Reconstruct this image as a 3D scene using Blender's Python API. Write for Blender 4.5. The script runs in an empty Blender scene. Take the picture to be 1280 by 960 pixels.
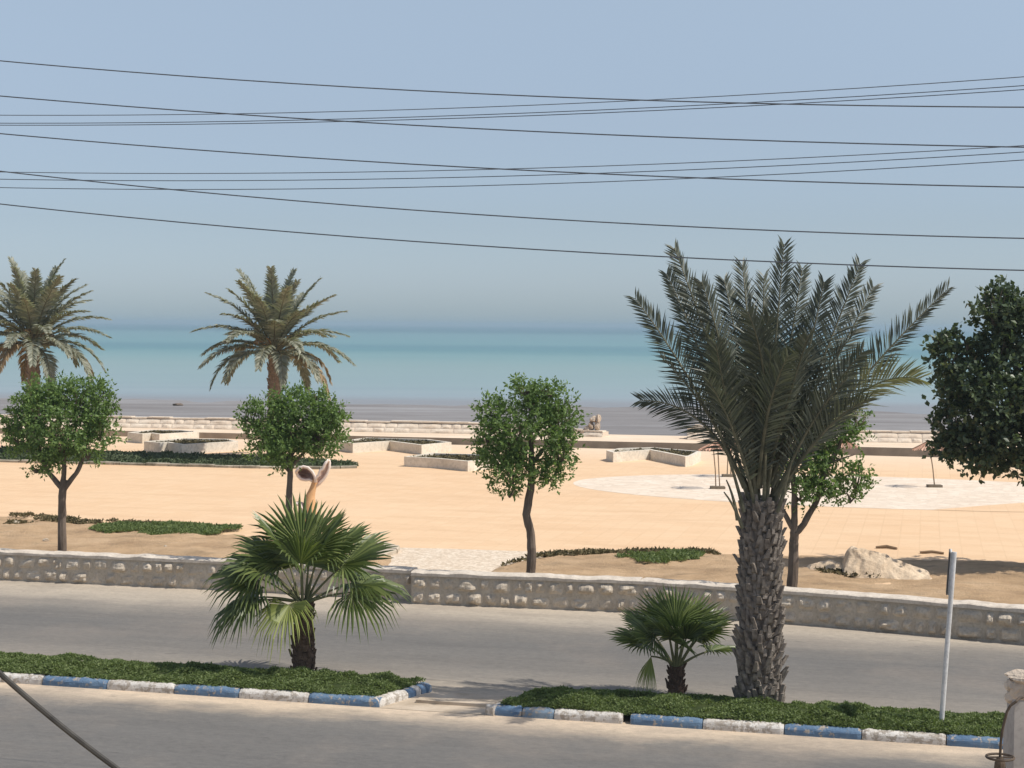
import bpy, math, random
import numpy as np
from mathutils import Vector, Matrix, noise

random.seed(7)
R = math.radians
scene = bpy.context.scene
COL = scene.collection

# ------------------------------------------------------------------ camera
F = 2072.0                       # focal length in pixels of the 1280 wide photo
H = 5.5
PITCH = math.atan(74 / F)
ROLL = 0.0078
FW = Vector((0, math.cos(PITCH), -math.sin(PITCH)))
_r0 = Vector((1, 0, 0))
_u0 = Vector((0, math.sin(PITCH), math.cos(PITCH)))
RT = _r0 * math.cos(ROLL) + _u0 * math.sin(ROLL)
UP = _u0 * math.cos(ROLL) - _r0 * math.sin(ROLL)
EYE = Vector((0, 0, H))


def ray(px, py):
    return FW + RT * ((px - 640) / F) + UP * ((480 - py) / F)


def gp(px, py, z=0.0):
    """point of the photo seen at height z"""
    d = ray(px, py)
    return EYE + d * ((z - H) / d.z)


def dp(px, py, Y):
    """point of the photo seen at distance Y"""
    d = ray(px, py)
    return EYE + d * (Y / d.y)


cam = bpy.data.cameras.new('camera')
cam.sensor_width = 36
cam.lens = 36 * F / 1280
cam.clip_start = 0.1
cam.clip_end = 60000
camo = bpy.data.objects.new('camera', cam)
m3 = Matrix((RT, UP, -FW)).transposed()
camo.matrix_world = Matrix.Translation(EYE) @ m3.to_4x4()
COL.objects.link(camo)
scene.camera = camo

# ------------------------------------------------------------------ light
SUNV = Vector((0.69, -0.18, 1.0)).normalized()
EL = math.asin(SUNV.z)
AZ = math.atan2(SUNV.x, SUNV.y)
sl = bpy.data.lights.new('sun', 'SUN')
sl.energy = 4.1
sl.angle = R(0.55)
sl.color = (1.0, 0.945, 0.86)
so = bpy.data.objects.new('sun', sl)
so.rotation_euler = SUNV.to_track_quat('Z', 'Y').to_euler()
so.location = (30, 20, 60)
COL.objects.link(so)

w = bpy.data.worlds.new('World')
scene.world = w
w.use_nodes = True
nt = w.node_tree
nt.nodes.clear()
sky = nt.nodes.new('ShaderNodeTexSky')
sky.sky_type = 'NISHITA'
sky.sun_disc = False
sky.sun_elevation = EL
sky.sun_rotation = AZ
sky.altitude = 0
sky.air_density = 1.0
sky.dust_density = 0.6
sky.ozone_density = 1.5
hs = nt.nodes.new('ShaderNodeHueSaturation')
hs.inputs['Saturation'].default_value = 0.8
hs.inputs['Value'].default_value = 1.0
bg = nt.nodes.new('ShaderNodeBackground')
bg.inputs['Strength'].default_value = 0.09
ow = nt.nodes.new('ShaderNodeOutputWorld')
nt.links.new(sky.outputs[0], hs.inputs['Color'])
# the low sky is dulled to grey blue by dust over the sea
tcw = nt.nodes.new('ShaderNodeTexCoord')
spw = nt.nodes.new('ShaderNodeSeparateXYZ')
nt.links.new(tcw.outputs['Generated'], spw.inputs[0])
mrw = nt.nodes.new('ShaderNodeMapRange')
mrw.inputs['From Min'].default_value = 0.0
mrw.inputs['From Max'].default_value = 0.4
nt.links.new(spw.outputs[2], mrw.inputs['Value'])
crw = nt.nodes.new('ShaderNodeValToRGB')
SKY_TINT = [(0.0, (0.82, 1.05, 1.42)), (0.06, (0.86, 1.015, 1.35)), (0.15, (0.89, 0.97, 1.18)), (0.3, (1.09, 1.09, 1.18)), (0.5, (1.42, 1.37, 1.33)), (1.0, (1.6, 1.5, 1.4))]
while len(crw.color_ramp.elements) < len(SKY_TINT):
    crw.color_ramp.elements.new(0.5)
for e_, (p_, c_) in zip(crw.color_ramp.elements, SKY_TINT):
    e_.position = p_
    e_.color = (*c_, 1)
nt.links.new(mrw.outputs[0], crw.inputs[0])
mxw = nt.nodes.new('ShaderNodeMix')
mxw.data_type = 'RGBA'
mxw.blend_type = 'MULTIPLY'
mxw.inputs[0].default_value = 1.0
nt.links.new(hs.outputs[0], mxw.inputs[6])
nt.links.new(crw.outputs[0], mxw.inputs[7])
nt.links.new(mxw.outputs[2], bg.inputs['Color'])
nt.links.new(bg.outputs[0], ow.inputs['Surface'])

scene.view_settings.view_transform = 'Standard'
scene.view_settings.look = 'None'
scene.view_settings.gamma = 1
scene.view_settings.exposure = 0.06
scene.render.engine = 'CYCLES'
scene.cycles.max_bounces = 6
scene.cycles.volume_bounces = 1
scene.cycles.transparent_max_bounces = 8
scene.cycles.use_denoising = True
scene.cycles.caustics_reflective = False
scene.cycles.caustics_refractive = False


# ------------------------------------------------------------------ materials
class NM:
    def __init__(self, name, rough=0.9, spec=0.25):
        self.m = bpy.data.materials.new(name)
        self.m.use_nodes = True
        self.t = self.m.node_tree
        self.t.nodes.clear()
        self.b = self.n('ShaderNodeBsdfPrincipled')
        self.o = self.n('ShaderNodeOutputMaterial')
        self.l(self.b.outputs[0], self.o.inputs[0])
        self.b.inputs['Roughness'].default_value = rough
        self.b.inputs['Specular IOR Level'].default_value = spec
        self.tc = self.n('ShaderNodeTexCoord')
        self.co = self.tc.outputs['Object']

    def n(self, typ, **kw):
        nd = self.t.nodes.new(typ)
        for k, v in kw.items():
            setattr(nd, k, v)
        return nd

    def l(self, a, b):
        self.t.links.new(a, b)

    def val(self, sock, v):
        if hasattr(v, 'links') or isinstance(v, bpy.types.NodeSocket):
            self.l(v, sock)
        else:
            sock.default_value = v

    def mapping(self, scale=(1, 1, 1), rot=(0, 0, 0), loc=(0, 0, 0), src=None):
        mp = self.n('ShaderNodeMapping')
        mp.inputs['Scale'].default_value = scale
        mp.inputs['Rotation'].default_value = rot
        mp.inputs['Location'].default_value = loc
        self.l(src or self.co, mp.inputs['Vector'])
        return mp.outputs[0]

    def noise(self, scale, detail=4, rough=0.55, src=None, dist=0):
        nz = self.n('ShaderNodeTexNoise')
        nz.inputs['Scale'].default_value = scale
        nz.inputs['Detail'].default_value = detail
        nz.inputs['Roughness'].default_value = rough
        nz.inputs['Distortion'].default_value = dist
        self.l(src or self.co, nz.inputs['Vector'])
        return nz.outputs['Fac']

    def voro(self, scale, feature='F1', out='Distance', src=None):
        v = self.n('ShaderNodeTexVoronoi', feature=feature)
        v.inputs['Scale'].default_value = scale
        self.l(src or self.co, v.inputs['Vector'])
        return v.outputs[out]

    def ramp(self, fac, stops, interp='LINEAR'):
        r = self.n('ShaderNodeValToRGB')
        cr = r.color_ramp
        cr.interpolation = interp
        while len(cr.elements) < len(stops):
            cr.elements.new(0.5)
        for e, (p, c) in zip(cr.elements, stops):
            e.position = p
            e.color = (c, c, c, 1) if isinstance(c, (int, float)) else (*c, 1)
        self.l(fac, r.inputs[0])
        return r.outputs[0]

    def mix(self, fac, a, b, mode='MIX'):
        x = self.n('ShaderNodeMix', data_type='RGBA', blend_type=mode)
        self.val(x.inputs[0], fac)
        for s, v in ((x.inputs[6], a), (x.inputs[7], b)):
            if isinstance(v, bpy.types.NodeSocket):
                self.l(v, s)
            else:
                s.default_value = (v, v, v, 1) if isinstance(v, (int, float)) else (*v, 1)
        return x.outputs[2]

    def math(self, op, a, b=0.0, c=0.0, clamp=False):
        x = self.n('ShaderNodeMath', operation=op)
        x.use_clamp = clamp
        self.val(x.inputs[0], a)
        self.val(x.inputs[1], b)
        self.val(x.inputs[2], c)
        return x.outputs[0]

    def sep(self, src=None):
        s = self.n('ShaderNodeSeparateXYZ')
        self.l(src or self.co, s.inputs[0])
        return s.outputs

    def color(self, c):
        if isinstance(c, bpy.types.NodeSocket):
            self.l(c, self.b.inputs['Base Color'])
        else:
            self.b.inputs['Base Color'].default_value = (*c, 1)
        return self

    def bump(self, h, strength=0.3, dist=0.02):
        b = self.n('ShaderNodeBump')
        b.inputs['Strength'].default_value = strength
        b.inputs['Distance'].default_value = dist
        self.l(h, b.inputs['Height'])
        self.l(b.outputs[0], self.b.inputs['Normal'])
        return self

    def island(self):
        return self.n('ShaderNodeNewGeometry').outputs['Random Per Island']

    def translucent(self, col, fac):
        t = self.n('ShaderNodeBsdfTranslucent')
        self.val(t.inputs[0], col if isinstance(col, bpy.types.NodeSocket) else (*col, 1))
        mx = self.n('ShaderNodeMixShader')
        mx.inputs[0].default_value = fac
        self.l(self.b.outputs[0], mx.inputs[1])
        self.l(t.outputs[0], mx.inputs[2])
        self.l(mx.outputs[0], self.o.inputs[0])
        return self


M = {}


def leafmat(name, stops, trans=0.22, rough=0.5, spec=0.3, tgain=1.3):
    m = NM(name, rough, spec)
    n = m.noise(1.3, 2)
    f = m.math('ADD', m.math('MULTIPLY', m.island(), 0.65), m.math('MULTIPLY', n, 0.35))
    c = m.ramp(f, stops)
    m.color(c)
    if trans:
        m.translucent(m.mix(1.0, c, (tgain, tgain * 1.05, tgain * 0.55), 'MULTIPLY'), trans)
    M[name] = m.m


leafmat('tree_leaf', [(0.1, (0.075, 0.125, 0.04)), (0.5, (0.14, 0.22, 0.07)), (0.9, (0.25, 0.35, 0.12))], 0.38)
leafmat('dark_leaf', [(0.1, (0.04, 0.06, 0.035)), (0.55, (0.072, 0.105, 0.056)), (0.95, (0.15, 0.195, 0.10))], 0.27, 0.4, 0.35)
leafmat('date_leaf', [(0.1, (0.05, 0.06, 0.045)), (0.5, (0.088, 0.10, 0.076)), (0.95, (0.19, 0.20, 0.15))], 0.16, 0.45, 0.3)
leafmat('date_leaf_pale', [(0.1, (0.18, 0.19, 0.10)), (0.6, (0.29, 0.29, 0.16)), (0.95, (0.42, 0.40, 0.25))], 0.25, 0.45, 0.35)
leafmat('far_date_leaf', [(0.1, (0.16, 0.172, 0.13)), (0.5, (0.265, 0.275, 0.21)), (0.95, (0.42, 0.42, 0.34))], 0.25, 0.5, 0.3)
leafmat('dry_frond', [(0.1, (0.22, 0.15, 0.085)), (0.5, (0.32, 0.235, 0.14)), (0.95, (0.46, 0.36, 0.23))], 0.2, 0.7, 0.2)
leafmat('fan_leaf', [(0.1, (0.06, 0.085, 0.03)), (0.5, (0.115, 0.155, 0.048)), (0.95, (0.25, 0.29, 0.10))], 0.3, 0.38, 0.45, 1.7)
leafmat('fan_leaf_yellow', [(0.1, (0.16, 0.20, 0.05)), (0.5, (0.25, 0.29, 0.08)), (0.95, (0.38, 0.40, 0.14))], 0.3, 0.45, 0.35)
leafmat('cover_leaf', [(0.1, (0.09, 0.122, 0.042)), (0.5, (0.155, 0.205, 0.072)), (0.95, (0.235, 0.285, 0.115))], 0.3, 0.55, 0.25)
leafmat('strip_leaf', [(0.1, (0.045, 0.065, 0.03)), (0.5, (0.08, 0.105, 0.05)), (0.95, (0.13, 0.155, 0.08))], 0.15, 0.6, 0.2)
leafmat('dry_grass', [(0.1, (0.07, 0.06, 0.032)), (0.5, (0.13, 0.11, 0.058)), (0.95, (0.24, 0.19, 0.10))], 0.1, 0.8, 0.1)


def rough_mat(name, c0, c1, scale=6.0, bump=0.4, dist=0.02, rough=0.9, spec=0.2, stretch=(1, 1, 1), detail=6, fine=0):
    m = NM(name, rough, spec)
    src = m.mapping(stretch)
    n = m.noise(scale, detail, 0.6, src)
    c = m.ramp(n, [(0.3, c0), (0.7, c1)])
    if fine:
        n2 = m.noise(scale * fine, 3, 0.6, src)
        c = m.mix(m.ramp(n2, [(0.45, 0.0), (0.7, 0.45)]), c, tuple(x * 0.6 for x in c0))
    m.color(c)
    m.bump(m.noise(scale * 3, 6, 0.65, src), bump, dist)
    M[name] = m.m
    return m


rough_mat('bark', (0.10, 0.078, 0.06), (0.21, 0.165, 0.13), 9, 0.7, 0.03, stretch=(1, 1, 0.25))
rough_mat('palm_bark', (0.14, 0.115, 0.095), (0.40, 0.345, 0.29), 11, 0.8, 0.03, fine=4)
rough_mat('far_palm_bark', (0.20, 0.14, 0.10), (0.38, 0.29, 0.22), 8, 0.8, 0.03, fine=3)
rough_mat('fan_bark', (0.09, 0.058, 0.042), (0.20, 0.13, 0.095), 8, 0.8, 0.03, fine=4)
rough_mat('petiole', (0.12, 0.13, 0.06), (0.22, 0.21, 0.11), 5, 0.1, 0.01)
rough_mat('date_rachis', (0.10, 0.10, 0.065), (0.22, 0.20, 0.13), 5, 0.1, 0.01)
rough_mat('fruit_stalk', (0.30, 0.17, 0.07), (0.42, 0.26, 0.12), 5, 0.1, 0.01)
rough_mat('boulder', (0.56, 0.425, 0.29), (0.76, 0.61, 0.44), 2.2, 0.8, 0.06, fine=5)
rough_mat('wall_stone', (0.44, 0.375, 0.295), (0.66, 0.575, 0.465), 3.2, 1.0, 0.035, fine=6)
rough_mat('wall_mortar', (0.42, 0.36, 0.285), (0.56, 0.49, 0.395), 4, 0.6, 0.02, fine=5)
rough_mat('wall_cap', (0.52, 0.45, 0.37), (0.74, 0.66, 0.56), 3, 0.5, 0.02, fine=6)
rough_mat('sea_stone', (0.66, 0.54, 0.42), (0.80, 0.70, 0.57), 1.3, 0.7, 0.05, fine=4)
rough_mat('sea_mortar', (0.56, 0.45, 0.35), (0.70, 0.59, 0.47), 2.0, 0.5, 0.03)
rough_mat('ruin_stone', (0.42, 0.33, 0.25), (0.68, 0.57, 0.45), 2.6, 0.9, 0.06, fine=3)
rough_mat('terrace_riser', (0.26, 0.205, 0.155), (0.40, 0.32, 0.24), 1.2, 0.5, 0.03)  # shade on the step's front face is put into this darker colour
rough_mat('planter_concrete', (0.64, 0.57, 0.46), (0.80, 0.73, 0.62), 1.6, 0.3, 0.015, fine=6)
rough_mat('planter_soil', (0.07, 0.065, 0.035), (0.16, 0.13, 0.08), 4, 0.9, 0.06)
rough_mat('pillar_stone', (0.50, 0.40, 0.31), (0.76, 0.66, 0.54), 6, 0.9, 0.03, fine=4)
rough_mat('plaster', (0.34, 0.32, 0.30), (0.43, 0.405, 0.38), 3, 0.25, 0.01, fine=8)
rough_mat('statue_body', (0.56, 0.32, 0.15), (0.68, 0.42, 0.22), 3, 0.3, 0.02)
rough_mat('statue_fluke', (0.55, 0.40, 0.35), (0.78, 0.66, 0.60), 5, 0.4, 0.02)
rough_mat('statue_rim', (0.72, 0.58, 0.50), (0.80, 0.72, 0.65), 3, 0.3, 0.02)
rough_mat('canopy', (0.46, 0.25, 0.18), (0.68, 0.45, 0.34), 6, 0.6, 0.03)
rough_mat('shade_pole', (0.20, 0.14, 0.09), (0.32, 0.23, 0.16), 5, 0.2, 0.01)
rough_mat('shade_base', (0.15, 0.12, 0.085), (0.24, 0.20, 0.15), 5, 0.4, 0.02)
rough_mat('edging_stone', (0.42, 0.35, 0.26), (0.62, 0.54, 0.43), 3, 0.6, 0.03, fine=4)
rough_mat('edging_worn', (0.12, 0.115, 0.08), (0.58, 0.50, 0.39), 1.1, 0.6, 0.03, fine=5)
rough_mat('timber', (0.18, 0.12, 0.07), (0.28, 0.20, 0.13), 5, 0.4, 0.01)
rough_mat('wire', (0.075, 0.085, 0.10), (0.12, 0.135, 0.155), 5, 0.1, 0.001, 0.6)
rough_mat('cable', (0.035, 0.033, 0.03), (0.085, 0.08, 0.07), 9, 0.4, 0.004, 0.6)
rough_mat('lamp_iron', (0.05, 0.038, 0.028), (0.12, 0.09, 0.065), 9, 0.3, 0.003, 0.6)
rough_mat('post_paint', (0.60, 0.58, 0.55), (0.76, 0.74, 0.71), 4, 0.15, 0.004, 0.6, 0.3, fine=6)
rough_mat('post_back', (0.09, 0.085, 0.08), (0.16, 0.15, 0.14), 6, 0.2, 0.004, 0.7)


def kerb_paint(name, c0, c1, chip):
    m = NM(name, 0.75, 0.25)
    base = m.ramp(m.noise(3.5, 4), [(0.3, c0), (0.7, c1)])
    chips = m.ramp(m.noise(11, 7, 0.72), [(chip, 0.0), (chip + 0.05, 1.0)])
    conc = m.ramp(m.noise(22, 4), [(0.3, (0.27, 0.23, 0.19)), (0.7, (0.44, 0.385, 0.32))])
    m.color(m.mix(chips, base, conc))
    m.bump(m.noise(26, 6, 0.7), 0.9, 0.02)
    M[name] = m.m


kerb_paint('kerb_blue', (0.095, 0.165, 0.27), (0.155, 0.235, 0.33), 0.545)
kerb_paint('kerb_faded_blue', (0.14, 0.21, 0.29), (0.24, 0.31, 0.38), 0.52)
kerb_paint('kerb_white', (0.52, 0.48, 0.43), (0.74, 0.70, 0.64), 0.50)

# road: local x runs along the road, local y across it (0 = face of the median kerb)
m = NM('asphalt', 0.88, 0.25)
s = m.sep()
wob = m.math('MULTIPLY', m.math('SUBTRACT', m.noise(0.7, 5, 0.6), 0.5), 1.3)
wob2 = m.math('MULTIPLY', m.math('SUBTRACT', m.noise(2.2, 6, 0.7, m.mapping((0.25, 1, 1))), 0.5), 0.8)
v = m.math('ADD', s[1], m.math('ADD', wob, wob2))
vv = m.math('DIVIDE', m.math('ADD', v, 12.0), 24.0, clamp=True)


def rp(y):
    return (y + 12) / 24


A0 = (0.136, 0.132, 0.127)
A1 = (0.163, 0.154, 0.143)
A2 = (0.235, 0.213, 0.186)
SD = (0.52, 0.425, 0.325)
c = m.ramp(vv, [(rp(-7.5), A0), (rp(-1.5), A0), (rp(-1.0), A1), (rp(-0.6), (0.33, 0.28, 0.225)), (rp(-0.25), SD), (rp(0.9), SD),
                (rp(1.45), (0.36, 0.31, 0.25)), (rp(1.9), A2), (rp(3.2), A1), (rp(5.0), A0), (rp(6.0), A1), (rp(6.9), A2),
                (rp(7.6), (0.37, 0.325, 0.27)), (rp(9.4), (0.45, 0.39, 0.32))])
fine = m.noise(55, 4, 0.7)
c = m.mix(m.ramp(fine, [(0.35, 0.0), (0.75, 0.9)]), c, m.mix(1.0, c, (1.45, 1.4, 1.3), 'MULTIPLY'))
str_ = m.noise(1.3, 9, 0.72, m.mapping((0.2, 1.5, 1)))
c = m.mix(m.ramp(str_, [(0.42, 0.0), (0.66, 0.55)]), c, m.mix(1.0, c, (0.74, 0.74, 0.75), 'MULTIPLY'))
bl = m.noise(0.35, 5, 0.6)
c = m.mix(m.ramp(bl, [(0.5, 0.0), (0.66, 0.5)]), c, (0.235, 0.205, 0.175))
spots = m.ramp(m.noise(5.5, 3, 0.5, m.mapping((0.35, 1.3, 1))), [(0.70, 0.0), (0.76, 0.6)])
c = m.mix(spots, c, (0.075, 0.07, 0.066))
g2 = m.noise(11, 9, 0.85, m.mapping((0.6, 1, 1)))
c = m.mix(m.ramp(g2, [(0.3, 0.8), (0.5, 0.0), (0.72, 0.0)]), c, m.mix(1.0, c, (0.7, 0.69, 0.68), 'MULTIPLY'))
c = m.mix(m.ramp(g2, [(0.5, 0.0), (0.7, 0.8)]), c, m.mix(1.0, c, (1.34, 1.3, 1.24), 'MULTIPLY'))
# seam in the surface beside the median
sd = m.math('ABSOLUTE', m.math('SUBTRACT', m.math('ADD', s[1], m.math('MULTIPLY', m.noise(0.6, 3), 0.25)), 2.1))
seam = m.math('MULTIPLY', m.ramp(sd, [(0.012, 1.0), (0.035, 0.0)]), m.ramp(m.noise(0.9, 3), [(0.42, 0.0), (0.55, 0.85)]))
c = m.mix(seam, c, (0.07, 0.062, 0.055))
m.color(c)
m.bump(m.noise(70, 4, 0.7), 0.35, 0.01)
M['asphalt'] = m.m

# tiled plaza
m = NM('plaza_tile', 0.85, 0.2)
src = m.mapping((1, 1, 1))
br = m.n('ShaderNodeTexBrick')
br.offset = 0.0
br.inputs['Scale'].default_value = 1.0
br.inputs['Brick Width'].default_value = 0.5
br.inputs['Row Height'].default_value = 0.5
br.inputs['Mortar Size'].default_value = 0.018
br.inputs['Mortar Smooth'].default_value = 0.3
br.inputs['Color1'].default_value = (0.70, 0.475, 0.285, 1)
br.inputs['Color2'].default_value = (0.735, 0.515, 0.32, 1)
br.inputs['Mortar'].default_value = (0.66, 0.45, 0.27, 1)
m.l(src, br.inputs['Vector'])
c = br.outputs['Color']
n1 = m.noise(0.16, 5, 0.6)
c = m.mix(m.ramp(n1, [(0.35, 0.0), (0.7, 0.55)]), c, (0.76, 0.56, 0.365))
n2 = m.noise(0.9, 6, 0.7, m.mapping((0.3, 1, 1)))
c = m.mix(m.ramp(n2, [(0.48, 0.0), (0.72, 0.75)]), c, (0.63, 0.42, 0.25))
n3 = m.noise(6, 5, 0.7)
c = m.mix(m.ramp(n3, [(0.55, 0.0), (0.75, 0.4)]), c, (0.55, 0.37, 0.23))
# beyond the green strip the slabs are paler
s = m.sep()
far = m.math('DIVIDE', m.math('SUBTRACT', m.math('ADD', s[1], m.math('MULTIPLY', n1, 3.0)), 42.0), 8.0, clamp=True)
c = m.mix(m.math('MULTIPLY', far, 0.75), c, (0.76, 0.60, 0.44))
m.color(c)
m.bump(br.outputs['Fac'], -0.3, 0.01)
M['plaza_tile'] = m.m

# pale round paving
m = NM('pale_paving', 0.85, 0.2)
vo = m.math('ADD', m.math('MULTIPLY', m.sep(m.voro(3.2, 'F1', 'Color'))[0], 1.0), 0.0)
c = m.ramp(vo, [(0.0, (0.66, 0.54, 0.42)), (0.6, (0.73, 0.61, 0.48)), (1.0, (0.78, 0.665, 0.54))])
n1 = m.noise(0.5, 5, 0.6)
c = m.mix(m.ramp(n1, [(0.45, 0.0), (0.75, 0.5)]), c, (0.80, 0.71, 0.59))
ed = m.ramp(m.voro(3.2, 'DISTANCE_TO_EDGE', 'Distance'), [(0.0, 0.45), (0.06, 0.0)])
c = m.mix(ed, c, (0.50, 0.42, 0.33))
m.color(c)
M['pale_paving'] = m.m

m = NM('cobble', 0.85, 0.2)
vo = m.sep(m.voro(14, 'F1', 'Color'))[0]
c = m.ramp(vo, [(0.0, (0.56, 0.45, 0.33)), (0.5, (0.70, 0.575, 0.44)), (1.0, (0.80, 0.70, 0.57))])
ed = m.ramp(m.voro(14, 'DISTANCE_TO_EDGE', 'Distance'), [(0.0, 0.6), (0.09, 0.0)])
c = m.mix(ed, c, (0.42, 0.32, 0.22))
m.color(c)
m.bump(m.voro(14, 'F1', 'Distance'), -0.5, 0.015)
M['cobble'] = m.m

m = NM('soil', 0.95, 0.1)
n1 = m.noise(0.8, 7, 0.65)
c = m.ramp(n1, [(0.25, (0.34, 0.225, 0.13)), (0.5, (0.54, 0.37, 0.22)), (0.75, (0.66, 0.475, 0.30))])
n2 = m.noise(1.6, 9, 0.75, m.mapping((0.4, 1, 1)))
c = m.mix(m.ramp(n2, [(0.50, 0.0), (0.68, 0.65)]), c, (0.24, 0.175, 0.11))
peb = m.ramp(m.voro(9, 'F1', 'Distance'), [(0.05, 0.7), (0.13, 0.0)])
c = m.mix(peb, c, (0.62, 0.53, 0.42))
m.color(c)
m.bump(m.noise(14, 8, 0.75), 0.9, 0.07)
M['soil'] = m.m

m = NM('sandy_ground', 0.95, 0.1)
c = m.ramp(m.noise(0.2, 6), [(0.3, (0.40, 0.31, 0.22)), (0.7, (0.55, 0.44, 0.32))])
m.color(c)
M['sandy_ground'] = m.m

m = NM('concrete_slab', 0.9, 0.2)
c = m.ramp(m.noise(1.8, 6, 0.65), [(0.3, (0.36, 0.285, 0.20)), (0.55, (0.53, 0.435, 0.33)), (0.8, (0.62, 0.53, 0.42))])
m.color(c)
m.bump(m.noise(20, 5), 0.5, 0.015)
M['concrete_slab'] = m.m

m = NM('median_soil', 0.95, 0.1)
c = m.ramp(m.noise(6, 5), [(0.3, (0.03, 0.045, 0.015)), (0.7, (0.06, 0.075, 0.025))])
m.color(c)
M['median_soil'] = m.m

# sea: bands of deep water, weed and pale shallows run along the shore
SEA_Z = -1.0
KS = (H - SEA_Z) * F
m = NM('sea_water', 0.35, 0.35)
s = m.sep()
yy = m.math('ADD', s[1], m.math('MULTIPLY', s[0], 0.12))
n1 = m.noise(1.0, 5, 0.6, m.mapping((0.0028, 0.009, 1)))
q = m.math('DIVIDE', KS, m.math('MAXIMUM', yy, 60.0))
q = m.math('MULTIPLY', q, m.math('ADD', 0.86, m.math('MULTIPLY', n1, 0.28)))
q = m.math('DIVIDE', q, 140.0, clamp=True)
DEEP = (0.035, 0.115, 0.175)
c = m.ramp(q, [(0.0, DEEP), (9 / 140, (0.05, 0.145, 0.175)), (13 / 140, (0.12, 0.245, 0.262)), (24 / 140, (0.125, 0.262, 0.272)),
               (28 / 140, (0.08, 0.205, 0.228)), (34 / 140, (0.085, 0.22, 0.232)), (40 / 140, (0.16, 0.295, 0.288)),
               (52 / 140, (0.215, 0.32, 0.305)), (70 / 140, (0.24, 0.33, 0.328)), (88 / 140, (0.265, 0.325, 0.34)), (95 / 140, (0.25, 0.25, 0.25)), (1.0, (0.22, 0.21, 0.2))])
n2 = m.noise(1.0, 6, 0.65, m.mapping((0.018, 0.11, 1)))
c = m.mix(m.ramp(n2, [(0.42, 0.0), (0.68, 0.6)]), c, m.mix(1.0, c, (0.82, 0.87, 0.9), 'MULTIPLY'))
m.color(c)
wv = m.noise(1.0, 3, 0.6, m.mapping((0.25, 0.9, 1)))
m.bump(wv, 0.25, 0.15)
M['sea_water'] = m.m

m = NM('tidal_mud', 0.6, 0.3)
n1 = m.noise(1.0, 6, 0.65, m.mapping((0.05, 0.28, 1)))
c = m.ramp(n1, [(0.3, (0.165, 0.148, 0.138)), (0.5, (0.235, 0.218, 0.208)), (0.72, (0.32, 0.312, 0.308))])
n2 = m.noise(1.0, 6, 0.7, m.mapping((0.35, 1.6, 1)))
c = m.mix(m.ramp(n2, [(0.5, 0.0), (0.7, 0.5)]), c, (0.135, 0.118, 0.105))
m.color(c)
m.bump(m.noise(1.0, 6, 0.7, m.mapping((0.5, 1.5, 1))), 0.5, 0.12)
M['tidal_mud'] = m.m


# ------------------------------------------------------------------ mesh helpers
class MB:
    def __init__(self):
        self.v = []
        self.f = []
        self.mi = []
        self.cur = 0

    def add(self, vs, fs):
        o = len(self.v)
        self.v.extend([tuple(p) for p in vs])
        self.f.extend([tuple(i + o for i in f) for f in fs])
        self.mi.extend([self.cur] * len(fs))
        return self

    def quad(self, a, b, c, d):
        return self.add([a, b, c, d], [(0, 1, 2, 3)])

    def box(self, x0, y0, z0, x1, y1, z1):
        vs = [(x, y, z) for z in (z0, z1) for y in (y0, y1) for x in (x0, x1)]
        return self.add(vs, [(0, 2, 3, 1), (4, 5, 7, 6), (0, 1, 5, 4), (2, 6, 7, 3), (0, 4, 6, 2), (1, 3, 7, 5)])

    def tube(self, pts, rad, n=8, cap=True, jit=0.0):
        pts = [Vector(p) for p in pts]
        if not hasattr(rad, '__len__'):
            rad = [rad] * len(pts)
        vs, fs = [], []
        ref = None
        for i, p in enumerate(pts):
            t = (pts[min(i + 1, len(pts) - 1)] - pts[max(i - 1, 0)]).normalized()
            if ref is None:
                ref = t.orthogonal().normalized()
            a = (ref - t * ref.dot(t)).normalized()
            b = t.cross(a)
            ref = a
            for k in range(n):
                an = 2 * math.pi * k / n
                r = rad[i] * (1 + jit * (random.random() - 0.5))
                vs.append(p + a * (math.cos(an) * r) + b * (math.sin(an) * r))
        for i in range(len(pts) - 1):
            for k in range(n):
                k2 = (k + 1) % n
                fs.append((i * n + k, i * n + k2, (i + 1) * n + k2, (i + 1) * n + k))
        if cap:
            fs.append(tuple(range(n))[::-1])
            fs.append(tuple((len(pts) - 1) * n + k for k in range(n)))
        return self.add(vs, fs)

    def prism(self, poly, z0, z1):
        n = len(poly)
        vs = [(p[0], p[1], z0) for p in poly] + [(p[0], p[1], z1) for p in poly]
        fs = [tuple(range(n, 2 * n))] + [(i, (i + 1) % n, n + (i + 1) % n, n + i) for i in range(n)] + [tuple(range(n))[::-1]]
        return self.add(vs, fs)

    def build(self, name, mats, parent=None, smooth=False, loc=None, rotz=0.0):
        me = bpy.data.meshes.new(name)
        me.from_pydata(self.v, [], self.f)
        if not isinstance(mats, (list, tuple)):
            mats = [mats]
        for mm in mats:
            me.materials.append(M[mm])
        if len(mats) > 1:
            me.polygons.foreach_set('material_index', self.mi)
        if smooth:
            me.polygons.foreach_set('use_smooth', [True] * len(me.polygons))
        me.update()
        o = bpy.data.objects.new(name, me)
        COL.objects.link(o)
        if loc is not None:
            o.location = loc
        o.rotation_euler.z = rotz
        if parent is not None:
            o.parent = parent
        return o


def tag(o, label=None, cat=None, group=None, kind=None):
    if label:
        o['label'] = label
    if cat:
        o['category'] = cat
    if group:
        o['group'] = group
    if kind:
        o['kind'] = kind
    return o


def thing(name, loc, label, cat, group=None, rotz=0.0):
    o = bpy.data.objects.new(name, None)
    o.empty_display_size = 0.3
    o.location = loc
    o.rotation_euler.z = rotz
    COL.objects.link(o)
    return tag(o, label, cat, group)


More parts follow.
